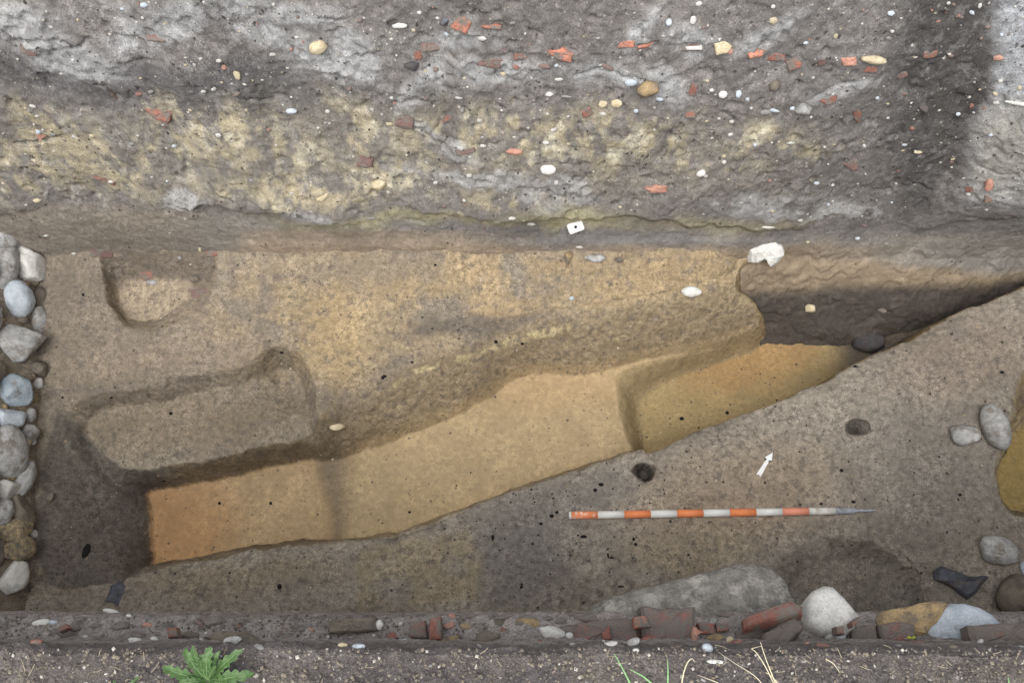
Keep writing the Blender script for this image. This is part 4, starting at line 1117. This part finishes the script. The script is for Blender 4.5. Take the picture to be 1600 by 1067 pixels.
def small(meshes, name, px, py, w, hh, parent, surf, rot=None, thick=.6, sink=.35):
    p, n_, d = hit(px, py, surf)
    zc_ = (p - CAM).dot(FWD)
    o = bpy.data.objects.new(name, rg.choice(meshes)); COL.objects.link(o); o.parent = parent
    a_, b_ = w * zc_ / F / 2, hh * zc_ / F / 2
    mw = frame(n_, (CAM - p).normalized(), rg.uniform(-40, 40) if rot is None else rot, .4)
    c_ = thick * min(a_, b_)
    S = Matrix.Diagonal((a_, b_, c_, 1))
    T = mw.to_4x4(); T.translation = p + n_ * c_ * (1 - 2 * sink)
    o.matrix_basis = T @ S
    return o
# those one can point at in the photograph
for (x, y, w, hh) in [(167, 12, 16, 7), (191, 14, 7, 5), (225, 8, 12, 8), (290, 47, 9, 4), (114, 94, 5, 5), (290, 101, 5, 5), (304, 101, 5, 7), (342, 95, 9, 6), (334, 139, 10, 7), (318, 143, 9, 6), (60, 206, 8, 8), (144, 212, 8, 8), (342, 211, 9, 8), (58, 313, 13, 8), (73, 301, 7, 7), (512, 174, 8, 7), (386, 116, 6, 6), (427, 85, 12, 6),
                      (655, 20, 8, 6), (683, 28, 8, 5), (646, 47, 7, 6), (698, 53, 9, 8), (753, 60, 16, 8), (787, 115, 12, 8), (873, 124, 14, 6), (612, 153, 6, 5), (717, 153, 13, 5), (834, 157, 6, 6), (722, 172, 8, 10), (609, 193, 12, 8), (749, 188, 8, 8), (865, 202, 14, 10), (853, 223, 11, 7), (720, 231, 11, 9), (755, 227, 10, 7), (733, 274, 9, 8), (869, 285, 7, 9), (942, 178, 11, 6), (994, 173, 8, 8), (1031, 155, 12, 7), (858, 147, 13, 8), (885, 151, 18, 4),
                      (1083, 30, 10, 16), (1092, 6, 11, 8), (1208, 10, 7, 7), (1208, 32, 14, 12), (1392, 21, 11, 8), (1394, 49, 6, 6), (1259, 67, 8, 5), (1306, 55, 6, 11), (1482, 5, 6, 6), (1531, 9, 6, 9), (1565, 54, 6, 6), (1112, 141, 8, 6), (1168, 155, 7, 7), (1154, 146, 10, 14), (1201, 117, 5, 7), (1296, 145, 10, 7), (1143, 190, 8, 7), (1196, 175, 18, 9), (1208, 172, 22, 6), (1235, 223, 14, 6), (1276, 286, 9, 6), (1180, 226, 6, 6), (1497, 178, 7, 7), (1434, 238, 13, 5), (1413, 226, 9, 5), (1131, 253, 8, 8), (1131, 244, 7, 5), (1593, 137, 7, 8), (1563, 126, 8, 8), (1513, 303, 8, 6), (1295, 319, 6, 6), (1250, 344, 9, 6), (1340, 372, 8, 6), (1555, 407, 9, 6),
                      (116, 396, 9, 5), (281, 403, 6, 6), (312, 388, 5, 12), (579, 401, 6, 6), (1116, 438, 6, 4), (1385, 380, 7, 5), (72, 368, 8, 5), (1262, 378, 6, 5), (1200, 355, 22, 5), (905, 386, 12, 5), (580, 341, 16, 5), (800, 341, 12, 6), (830, 350, 14, 6)]:
    small(PEB, 'pebble', x, y, w, hh, wall_o if y < 402 else floor_o, [wall_o] if y < 402 else [floor_o], 0)
for (x, y, w, hh) in [(546, 138, 9, 8), (665, 154, 7, 6), (680, 108, 9, 8), (370, 147, 12, 7), (218, 147, 14, 8), (756, 355, 7, 5), (1425, 200, 9, 8), (1498, 25, 6, 6), (1533, 60, 6, 6), (1518, 165, 6, 9), (1203, 282, 6, 5), (1100, 43, 6, 5), (1490, 7, 8, 5), (1466, 34, 7, 4), (1560, 90, 16, 10), (1486, 87, 9, 8), (806, 105, 12, 9), (455, 77, 6, 6), (465, 27, 7, 6), (350, 105, 9, 9), (694, 322, 7, 5), (1350, 352, 10, 5), (1140, 80, 12, 10), (850, 103, 22, 9), (950, 105, 22, 8)]:
    small(CRU, 'brick_crumb', x, y, w, hh, wall_o, [wall_o])
for k in range(105):
    x, y = rg.uniform(0, 1600), rg.betavariate(1.2, 1.3) * 335
    s_ = rg.choice([3, 3, 4, 4, 5, 6])
    small(PEB if rg.random() < .86 else CRU, 'pebble', x, y, s_ * rg.uniform(1, 1.8), s_, wall_o, [wall_o])
for k in range(120):
    x, y = rg.uniform(0, 1600), rg.choice([rg.uniform(962, 1012), rg.uniform(1005, 1062)])
    s_ = rg.choice([4, 5, 5, 6, 7, 8, 10, 13]) if y < 1012 else rg.choice([3, 4, 5])
    small(NPB if rg.random() < .75 else CRU, 'pebble', x, y, s_ * rg.uniform(1, 1.8), s_ * .8, near_o, [near_o])
CLO = []
for k in range(8):
    co, fa = rock_co(1500 + k, 3, 'ang'); CLO.append(mesh_from('clod', co, fa, M['s_clod']))
for k in range(70):
    x = rg.uniform(-30, 1630); y = rg.choice([rg.gauss(963, 4), rg.gauss(963, 4), rg.uniform(968, 1000)])
    w = rg.choice([8, 10, 14, 18, 24, 32]) * rg.uniform(.8, 1.2)
    small(CLO, 'clod', x, y, w, w * rg.uniform(.3, .55), near_o, [near_o], rg.uniform(-12, 12), .9, .45)
# charcoal flecks lying in the floor; one tall black piece paints a hole's shade
for (x, y, w, hh) in [(1179 - 240, 757, 9, 6), (930, 766, 6, 6), (912, 838, 12, 5), (990, 842, 5, 6), (993, 850, 6, 5), (770, 840, 5, 9), (775, 534, 7, 6), (816, 537, 6, 5), (680, 414, 5, 4), (598, 590, 6, 6), (644, 566, 5, 4), (601, 588, 8, 5), (130, 461, 5, 5), (98, 621, 5, 4), (174, 621, 5, 4), (267, 646, 6, 5), (440, 550, 6, 5), (1065, 654, 8, 6), (1336, 573, 6, 5), (970, 916, 12, 3), (955, 871, 12, 3), (950, 868, 3, 8), (815, 917, 5, 5), (1315, 735, 6, 6), (1500, 773, 6, 5), (1333, 784, 8, 5), (343, 786, 5, 5), (423, 786, 5, 5), (256, 751, 6, 4), (437, 916, 8, 9), (1565, 582, 8, 5), (135, 862, 12, 27), (1136, 645, 6, 6), (862, 806, 8, 6), (870, 800, 6, 5), (845, 818, 7, 5), (640, 800, 5, 4), (1283, 787, 6, 4)]:
    small(CHA, 'charcoal_or_hole_fleck', x, y, w, hh, floor_o, [floor_o], 0, .5, .3)
rc = np.random.default_rng(3)
for k in range(90):
    x, y = rc.normal(860, 130), rc.normal(830, 55)
    if y > 700 and y < 945:
        small(CHA, 'charcoal_or_hole_fleck', x, y, rc.uniform(1.5, 4), rc.uniform(1.5, 3), floor_o, [floor_o], None, .5, .3)

def bits(name, label, mat, n, urange, vrange, smin, smax, surf, parent=None):
    co8 = np.array([(1, 0, 0), (-1, 0, 0), (0, 1, 0), (0, -1, 0), (0, 0, 1), (0, 0, -1)], float)
    f8 = [(0, 2, 4), (2, 1, 4), (1, 3, 4), (3, 0, 4), (2, 0, 5), (1, 2, 5), (3, 1, 5), (0, 3, 5)]
    V = []; Fc = []
    for k in range(n):
        p_, n_, _ = hit(rg.uniform(*urange), rg.uniform(*vrange), surf)
        s_ = smin + (smax - smin) * rg.random() ** 3
        c_ = co8 * np.array([rg.uniform(.7, 1.7), rg.uniform(.6, 1.1), rg.uniform(.7, 1.3)]) * s_ * (1 + .4 * rc.random((6, 1)))
        a_ = rg.uniform(0, 6.3); ca, sa = math.cos(a_), math.sin(a_)
        b0 = len(V)
        V += [(p_.x + x * ca - z * sa, p_.y + y, p_.z + x * sa + z * ca) for x, y, z in c_]
        Fc += [tuple(b0 + i for i in f) for f in f8]
    return tag(link(name, mesh_from(name, V, Fc, mat, False), None, parent), label, None, kind='stuff')
def island_mat(name, stops):
    m_, n_, l_, b_ = new_mat(name)
    geo = n_.new('ShaderNodeNewGeometry'); rmp = n_.new('ShaderNodeValToRGB'); rmp.color_ramp.interpolation = 'CONSTANT'
    for i_, (p_, c_) in enumerate(stops):
        el = rmp.color_ramp.elements[i_] if i_ < 2 else rmp.color_ramp.elements.new(p_)
        el.position = p_; el.color = (*[float(q) for q in lin(c_)], 1)
    l_.new(geo.outputs['Random Per Island'], rmp.inputs[0]); l_.new(rmp.outputs[0], b_.inputs['Base Color'])
    return m_
M['wallbits'] = island_mat('section_grit', [(0, (120, 114, 108)), (.22, (88, 84, 80)), (.38, (150, 146, 140)), (.55, (188, 184, 176)), (.70, (70, 66, 63)), (.90, (196, 193, 187)), (.945, (146, 108, 96)), (.965, (170, 160, 132))])
bits('section_grit', None, M['wallbits'], 7000, (-200, 1800), (-170, 345), .0011, .0052, [wall_o], wall_o)
bits('section_grit', None, M['wallbits'], 700, (-20, 1620), (340, 405), .0008, .003, [wall_o], wall_o)

# loose grit and straw on the turf edge and ledge: nobody could count it
def scatter_grit():
    V = []; Fc = []; base, fa = ICO[1]
    co8 = np.array([(1, 0, 0), (-1, 0, 0), (0, 1, 0), (0, -1, 0), (0, 0, 1), (0, 0, -1)], float)
    f8 = [(0, 2, 4), (2, 1, 4), (1, 3, 4), (3, 0, 4), (2, 0, 5), (1, 2, 5), (3, 1, 5), (0, 3, 5)]
    for k in range(5200):
        x = rg.uniform(-1.25, 1.25)
        if rg.random() < .75:
            y, z = -abs(rg.gauss(.033, .03)) - .03, 1.786
        else:
            y = rg.uniform(-.015, .030); z = 1.15 - .6 * y
            z = np.interp(-y, [-.033, -.026, -.004, .016], [1.38, 1.427, 1.450, 1.468])
        s_ = rg.uniform(.0008, .0026)
        sc = np.array([rg.uniform(.7, 1.6), rg.uniform(.7, 1.6), rg.uniform(.5, 1)]) * s_
        a_ = rg.uniform(0, 6.3); ca, sa = math.cos(a_), math.sin(a_)
        c_ = co8 * sc * (1 + .3 * rc.random((6, 1)))
        c_ = np.stack([c_[:, 0] * ca - c_[:, 1] * sa + x, c_[:, 0] * sa + c_[:, 1] * ca + y, c_[:, 2] + z], 1)
        b0 = len(V); V.extend(map(tuple, c_)); Fc.extend([tuple(b0 + i for i in f) for f in f8])
    return V, Fc
V, Fc = scatter_grit()
grit_m, n_, l_, b_ = new_mat('grit')
geo = n_.new('ShaderNodeNewGeometry')
rmp = n_.new('ShaderNodeValToRGB')
rmp.color_ramp.interpolation = 'CONSTANT'
for i_, (p_, c_) in enumerate([(0, (84, 79, 76)), (.35, (104, 98, 90)), (.65, (128, 119, 104)), (.85, (96, 91, 88)), (.95, (176, 171, 162))]):
    el = rmp.color_ramp.elements[i_] if i_ < 2 else rmp.color_ramp.elements.new(p_)
    el.position = p_; el.color = (*[float(q) for q in lin(c_)], 1)
l_.new(geo.outputs['Random Per Island'], rmp.inputs[0]); l_.new(rmp.outputs[0], b_.inputs['Base Color'])
tag(link('grit', mesh_from('grit', V, Fc, grit_m, False), None), 'loose grit and crumbs of earth on the near trench edge', 'grit', kind='stuff')

def tube(path, radii, nseg=6):
    V = []; Fc = []
    path = [Vector(p) for p in path]
    for i, p in enumerate(path):
        t = (path[min(i + 1, len(path) - 1)] - path[max(i - 1, 0)]).normalized()
        a_ = t.cross(Vector((0, 0, 1)) if abs(t.z) < .9 else Vector((1, 0, 0))).normalized(); b_ = t.cross(a_)
        for k in range(nseg):
            an = 2 * math.pi * k / nseg
            V.append(tuple(p + (a_ * math.cos(an) + b_ * math.sin(an)) * radii[i]))
    for i in range(len(path) - 1):
        for k in range(nseg):
            k2 = (k + 1) % nseg
            Fc.append((i * nseg + k, i * nseg + k2, (i + 1) * nseg + k2, (i + 1) * nseg + k))
    Fc.append(tuple(range(nseg))[::-1]); Fc.append(tuple(range((len(path) - 1) * nseg, len(path) * nseg)))
    return V, Fc

# straw fibres, stuff
V = []; Fc = []
for k in range(70):
    x, y = rg.uniform(-1.1, 1.1), -.028 - abs(rg.gauss(.02, .025)); a_ = rg.uniform(0, 6.3); ln = rg.uniform(.006, .022)
    z = 1.7875
    pts = [(x + math.cos(a_ + j * .08) * ln * j / 3, y + math.sin(a_ + j * .08) * ln * j / 3, z + .002 * math.sin(j) + .0015 * j) for j in range(4)]
    v_, f_ = tube(pts, [.0005] * 4, 3); b0 = len(V)
    V += v_; Fc += [tuple(b0 + i for i in f) for f in f_]
M['straw'] = plain_mat('straw', (160, 149, 126), .8, .2, 80)
tag(link('straw_bits', mesh_from('straw_bits', V, Fc, M['straw'], False), None), 'short bits of dry straw on the near trench edge', 'straw', kind='stuff')

V = []; Fc = []
co8 = np.array([(1, 0, 0), (-1, 0, 0), (0, 1, 0), (0, -1, 0), (0, 0, 1), (0, 0, -1)], float)
f8 = [(0, 2, 4), (2, 1, 4), (1, 3, 4), (3, 0, 4), (2, 0, 5), (1, 2, 5), (3, 1, 5), (0, 3, 5)]
for k in range(3600):
    if k % 3 == 0:
        p_ = Vector(FOOT[rg.randrange(len(FOOT))])
    else:
        p_, n_, _ = hit(rg.uniform(70, 1600), rg.uniform(405, 955), [floor_o])
    s_ = .0012 + .0035 * rg.random() ** 3
    c_ = co8 * np.array([rg.uniform(.7, 1.5), rg.uniform(.7, 1.5), rg.uniform(.5, .9)]) * s_ * (1 + .4 * rc.random((6, 1)))
    a_ = rg.uniform(0, 6.3); ca, sa = math.cos(a_), math.sin(a_)
    b0 = len(V)
    V += [(p_.x + x * ca - y * sa, p_.y + x * sa + y * ca, p_.z + z + .0005) for x, y, z in c_]
    Fc += [tuple(b0 + i for i in f) for f in f8]
cr_m, n_, l_, b_ = new_mat('earth_crumbs')
geo = n_.new('ShaderNodeNewGeometry'); rmp = n_.new('ShaderNodeValToRGB'); rmp.color_ramp.interpolation = 'CONSTANT'
for i_, (p_, c_) in enumerate([(0, (132, 120, 104)), (.4, (112, 102, 92)), (.7, (156, 138, 112)), (.94, (184, 176, 162))]):
    el = rmp.color_ramp.elements[i_] if i_ < 2 else rmp.color_ramp.elements.new(p_)
    el.position = p_; el.color = (*[float(q) for q in lin(c_)], 1)
l_.new(geo.outputs['Random Per Island'], rmp.inputs[0]); l_.new(rmp.outputs[0], b_.inputs['Base Color'])
tag(link('earth_crumbs', mesh_from('earth_crumbs', V, Fc, cr_m, False), None), 'loose crumbs of earth over the dug trench floor', 'earth', kind='stuff')

# ================================================================== ranging pole
M['pole_orange'] = plain_mat('pole_orange', (244, 146, 96), .45, .07, 30, (226, 176, 150), (.60, .85))
M['pole_orange_worn'] = plain_mat('pole_orange_worn', (244, 148, 100), .5, .08, 120, (238, 224, 214), (.52, .60))
M['pole_pink'] = plain_mat('pole_faded', (238, 158, 130), .5, .06, 30, (220, 190, 175), (.6, .85))
M['pole_white'] = plain_mat('pole_white', (236, 235, 230), .45, .04, 30, (190, 184, 174), (.60, .85))
M['pole_dirty'] = plain_mat('pole_white_dirty', (226, 224, 216), .5, .05, 40, (160, 150, 138), (.5, .75))
M['steel'] = plain_mat('steel_tip', (164, 170, 178), .45, .15, 60, (112, 108, 104), (.5, .7))
pL, _, _ = hit(889, 805, [floor_o]); pR, _, _ = hit(1304, 798, [floor_o])
RAD = .0142
zmax = -1
for i in range(80):
    q = pL.lerp(pR, i / 79)
    ok, loc, nor, _ = floor_o.ray_cast(Vector((q.x, q.y, 1.0)), Vector((0, 0, -1)), depsgraph=DG)
    if ok: zmax = max(zmax, loc.z - q.lerp(q, 0).z)
lift = max(0, zmax) + RAD - .003
A0 = at_z(889, 805, pL.z + lift); A1 = at_z(1304, 798, pR.z + lift)
root = bpy.data.objects.new('ranging_pole', None); COL.objects.link(root)
ax = (A1 - A0); L = ax.length; ax.normalize()
yv = Vector((0, 0, 1)).cross(ax).normalized(); zv = ax.cross(yv)
mw = Matrix((ax, yv, zv)).transposed().to_4x4(); mw.translation = A0; root.matrix_basis = mw
root.empty_display_size = .1
tag(root, 'orange and white banded ranging pole with a steel tip lying on the bank', 'ranging pole')
def lathe(prof, nseg=28):
    V = []; Fc = []
    for (x, r) in prof:
        for k in range(nseg):
            an = 2 * math.pi * k / nseg
            V.append((x, r * math.cos(an), r * math.sin(an)))
    for i in range(len(prof) - 1):
        for k in range(nseg):
            k2 = (k + 1) % nseg
            Fc.append((i * nseg + k, i * nseg + k2, (i + 1) * nseg + k2, (i + 1) * nseg + k))
    Fc.append(tuple(range(nseg))[::-1]); Fc.append(tuple(range((len(prof) - 1) * nseg, len(prof) * nseg)))
    return V, Fc
cap = .008 * L
bl = (L - cap) / 10
def pole_part(name, prof, mat):
    V, Fc = lathe(prof)
    o = link(name, mesh_from(name, V, Fc, M[mat], True), None, root)
    o.data.polygons[-1].use_smooth = False; o.data.polygons[-2].use_smooth = False
    return o
pole_part('end_cap', [(0, RAD * .9), (.001, RAD), (cap, RAD)], 'pole_white')
for i in range(10):
    mt = 'pole_white' if i % 2 else 'pole_orange'
    if i == 0: mt = 'pole_orange_worn'
    if i == 8: mt = 'pole_pink'
    if i == 9: mt = 'pole_dirty'
    x0 = cap + i * bl
    pole_part('band', [(x0 + .0002, RAD), (x0 + bl - .0002, RAD)], mt)
# faded white lettering scuffs on the first band: thin raised strokes of paint
tp = at_z(1368, 797, pR.z + .008)
TL = (tp - A0).dot(ax)
pole_part('steel_tip', [(L, RAD * 1.04), (L + .006, RAD * 1.04), (L + .008, RAD * .9), (L + .06, RAD * .82), (L + .075, RAD * .6), (L + .085, RAD * .42), (TL - .02, RAD * .3), (TL, RAD * .08)], 'steel')

# ================================================================== north arrow and section tag
M['plastic'] = plain_mat('white_plastic', (240, 240, 238), .4, .02, 40)
def flat_px(name, label, cat, pts, th, mat, gap=.002, parent=None, surf=None, nz=None):
    """small flat man-made piece lying on a surface"""
    return slab(name, label, cat, pts, th, mat, th + gap, surf=surf, bev=.02, rough=0, bias=0, nz=nz, parent=parent)
flat_px('north_arrow', 'small white north arrow lying on the bank above the pole', 'arrow', [(1208, 706), (1206, 720), (1203, 718.2), (1188.5, 745), (1186, 741), (1181.5, 741.5), (1198, 716), (1195, 714)], .005, 'plastic', .004, nz=(0, 0, 1))
p0, n0, _ = hit(899, 356, [wall_o])
tag_n = (Vector((0, -1, .55))).normalized()
rr = math.radians(20)
def rect_round(cx, cy, w, hh, r, k=4):
    o = []
    for qx, qy, a0 in ((1, 1, 0), (-1, 1, 90), (-1, -1, 180), (1, -1, 270)):
        for j in range(k + 1):
            an = math.radians(a0 + 90 * j / k)
            x = qx * (w / 2 - r) + r * math.cos(an); y = qy * (hh / 2 - r) + r * math.sin(an)
            o.append((cx + x * math.cos(rr) + y * math.sin(rr), cy - x * math.sin(rr) + y * math.cos(rr)))
    return o
tg = slab('section_tag', 'small white plastic tag nailed to the section, right of centre', 'tag', rect_round(899.5, 355.5, 25, 16, 3), .004, 'plastic', .022, nz=tag_n, bev=.02, rough=0, surf=[wall_o])
M['nail'] = plain_mat('nail_head', (52, 50, 50), .5, .1, 200)
slab('nail', None, None, [(899.5 + 2.3 * math.cos(i * math.pi / 4), 355.2 + 2.3 * math.sin(i * math.pi / 4)) for i in range(8)], .05, 'nail', .0245, nz=tag_n, bev=.05, rough=0, surf=[wall_o], parent=tg)

# ================================================================== plants on the near edge
M['leaf'] = plain_mat('dandelion_leaf', (68, 94, 52), .5, .35, 90, (116, 136, 102), (.50, .74))
M['rib'] = plain_mat('leaf_rib', (112, 138, 92), .5, .1, 60)
M['grass'] = plain_mat('grass_green', (138, 178, 124), .55, .15, 60)
M['drystem'] = plain_mat('dry_stem', (206, 196, 168), .8, .15, 60)
def leaf(parent, base, tip, mid_up, width, teeth, seed):
    rl = random.Random(seed)
    base, tip = Vector(base), Vector(tip)
    d = tip - base
    side = d.cross(Vector((0, 0, 1))).normalized()
    n = 30; V = []; Fc = []; R_ = []
    for i in range(n + 1):
        t = i / n
        c_ = base + d * t + Vector((0, 0, mid_up * 4 * t * (1 - t)))
        env = width * (0.16 + .84 * math.sin(math.pi * min(1, t ** 1.25 * .93 + .03)) ** .9) if t > .1 else width * .16
        saw = (t * teeth) % 1.0
        wl_ = env * (.50 + .55 * saw) * rl.uniform(.9, 1.1)
        saw2 = (t * teeth + .35) % 1.0
        wr_ = env * (.50 + .55 * saw2) * rl.uniform(.9, 1.1)
        if i == n: wl_ = wr_ = .0004
        up = Vector((0, 0, 1))
        V += [tuple(c_ - side * wl_ + up * wl_ * .35 + up * rl.uniform(-.0012, .0012)), tuple(c_ - side * wl_ * .3 + up * wl_ * .05), tuple(c_ - up * .0006), tuple(c_ + side * wr_ * .3 + up * wr_ * .05), tuple(c_ + side * wr_ + up * wr_ * .35 + up * rl.uniform(-.0012, .0012))]
        R_.append(c_ + up * .0004)
    for i in range(n):
        for k in range(4):
            Fc.append((i * 5 + k, i * 5 + k + 1, (i + 1) * 5 + k + 1, (i + 1) * 5 + k))
    o = link('leaf', mesh_from('leaf', V, Fc, M['leaf'], True), None, parent)
    v_, f_ = tube([tuple(p) for p in R_], [.0011 * (1 - .8 * i / n) for i in range(n + 1)], 5)
    link('midrib', mesh_from('midrib', v_, f_, M['rib'], True), None, o)
    return o
GZ0 = 1.786
def plant(name, label, cx, cy, tips, wscale=1.0):
    c_ = at_z(cx, cy, GZ0)
    root_ = bpy.data.objects.new(name, None); COL.objects.link(root_); root_.location = c_
    tag(root_, label, 'plant')
    for i, (tx, ty, tz, up, w) in enumerate(tips):
        t_ = at_z(tx, ty, GZ0 + tz) - c_
        leaf(root_, (0, 0, .002), t_, up, w * wscale, 5.5, i + int(cx))
    return root_
plant('dandelion', 'green dandelion rosette with jagged leaves at the lower left trench edge', 326, 1062,
      [(254, 1041, .03, .018, .011), (289, 1012, .05, .016, .010), (301, 1008, .06, .012, .007), (330, 1009, .06, .015, .012), (344, 1016, .05, .012, .007), (379, 1014, .05, .016, .011), (398, 1052, .03, .018, .013), (280, 1066, .025, .014, .010), (372, 1068, .03, .012, .011), (312, 1022, .05, .010, .008), (300, 1080, .02, .012, .010), (352, 1082, .02, .012, .010), (338, 1040, .055, .006, .007)])
plant('small_weed', 'two small weed leaves at the bottom edge left of the dandelion', 196, 1080, [(176, 1063, .012, .006, .005), (219, 1056, .02, .008, .004)])
def blade(name, label, cat, pts, r0, mat):
    """pts: (px, py, height above the ground)"""
    w3 = [at_z(x, y, GZ0 + hz) for x, y, hz in pts]
    P_ = []
    for i in range(len(w3) - 1):
        for j in range(5):
            P_.append(w3[i].lerp(w3[i + 1], j / 5))
    P_.append(w3[-1])
    for _ in range(3):
        P_ = [P_[0]] + [(P_[i - 1] + P_[i] * 2 + P_[i + 1]) / 4 for i in range(1, len(P_) - 1)] + [P_[-1]]
    V, Fc = tube([tuple(p) for p in P_], [r0 * (1 - .75 * i / (len(P_) - 1)) for i in range(len(P_))], 5)
    return tag(link(name, mesh_from(name, V, Fc, M[mat], True), None), label, cat)
blade('grass_blade', 'green grass blade, leftmost of three at the bottom edge, leaning left', 'grass', [(986, 1070, -.004), (974, 1046, .03), (960, 1021, .055)], .0021, 'grass')
blade('grass_blade', 'low green grass blade slanting right, between the leaning and upright blades', 'grass', [(1024, 1072, -.004), (1004, 1055, .012), (984, 1045, .03)], .0022, 'grass')
blade('grass_blade', 'upright green grass blade at the bottom edge, right of centre', 'grass', [(1043, 1075, -.004), (1044, 1050, .03), (1043, 1030, .05)], .0021, 'grass')
blade('dry_stem', 'pale bent dry stem arching over right of the upright green blade', 'dry stem', [(1064, 1074, -.004), (1068, 1050, .03), (1074, 1034, .05), (1081, 1027, .055), (1086, 1034, .05)], .0016, 'drystem')
blade('dry_stem', 'tall dry stem leaning left at the bottom edge, right of the bent one', 'dry stem', [(1215, 1075, -.004), (1204, 1048, .03), (1194, 1022, .05), (1188, 1002, .06)], .0014, 'drystem')
blade('dry_stem', 'forked dry stem crossing the tall leaning one', 'dry stem', [(1212, 1074, -.004), (1196, 1040, .03), (1180, 1016, .045), (1172, 1013, .05), (1190, 1009, .05)], .0012, 'drystem')
blade('dry_stem', 'long thin dry stem trailing over the edge to an ochre stone', 'dry stem', [(1196, 1074, -.004), (1180, 1055, .012), (1150, 1037, .012), (1122, 1018, .0)], .0010, 'drystem')
blade('dry_stem', 'short low dry stem between the bent stem and the forked stem', 'dry stem', [(1122, 1066, .002), (1106, 1060, .006), (1090, 1054, .004)], .0010, 'drystem')
blade('dry_stem', 'short curved dry stem at lower right, below the white boulder', 'dry stem', [(1290, 1029, .0), (1302, 1035, .012), (1312, 1050, .004)], .0012, 'drystem')
blade('dry_stem', 'pale dry stem at the bottom edge, right of the tall leaning stem', 'dry stem', [(1215, 1066, .0), (1204, 1054, .008), (1196, 1050, .012)], .0016, 'drystem')
blade('grass_blade', 'tiny green grass tip at the bottom right, apart from the others', 'grass', [(1578, 1074, -.004), (1575, 1058, .02)], .0020, 'grass')
# seedling
pS, nS, _ = hit(1405, 998, [near_o])
sdl = bpy.data.objects.new('seedling', None); COL.objects.link(sdl); sdl.location = pS
tag(sdl, 'tiny yellow-green seedling on the dusty brick at right', 'plant')
M['seed'] = plain_mat('seedling_green', (176, 190, 70), .5, .1, 80)
v_, f_ = tube([(0, 0, -.02), (0, .001, .03), (0, .002, .06)], [.0012, .001, .0008], 6)
link('stem', mesh_from('stem', v_, f_, M['drystem'], True), None, sdl)
for sx in (-1, 1):
    v_, f_ = tube([(0, .002, .06), (sx * .003, .003, .061), (sx * .006, .004, .060), (sx * .009, .004, .058)], [.001, .0028, .0026, .0006], 8)
    link('leaf', mesh_from('leaf', v_, f_, M['seed'], True), None, sdl)
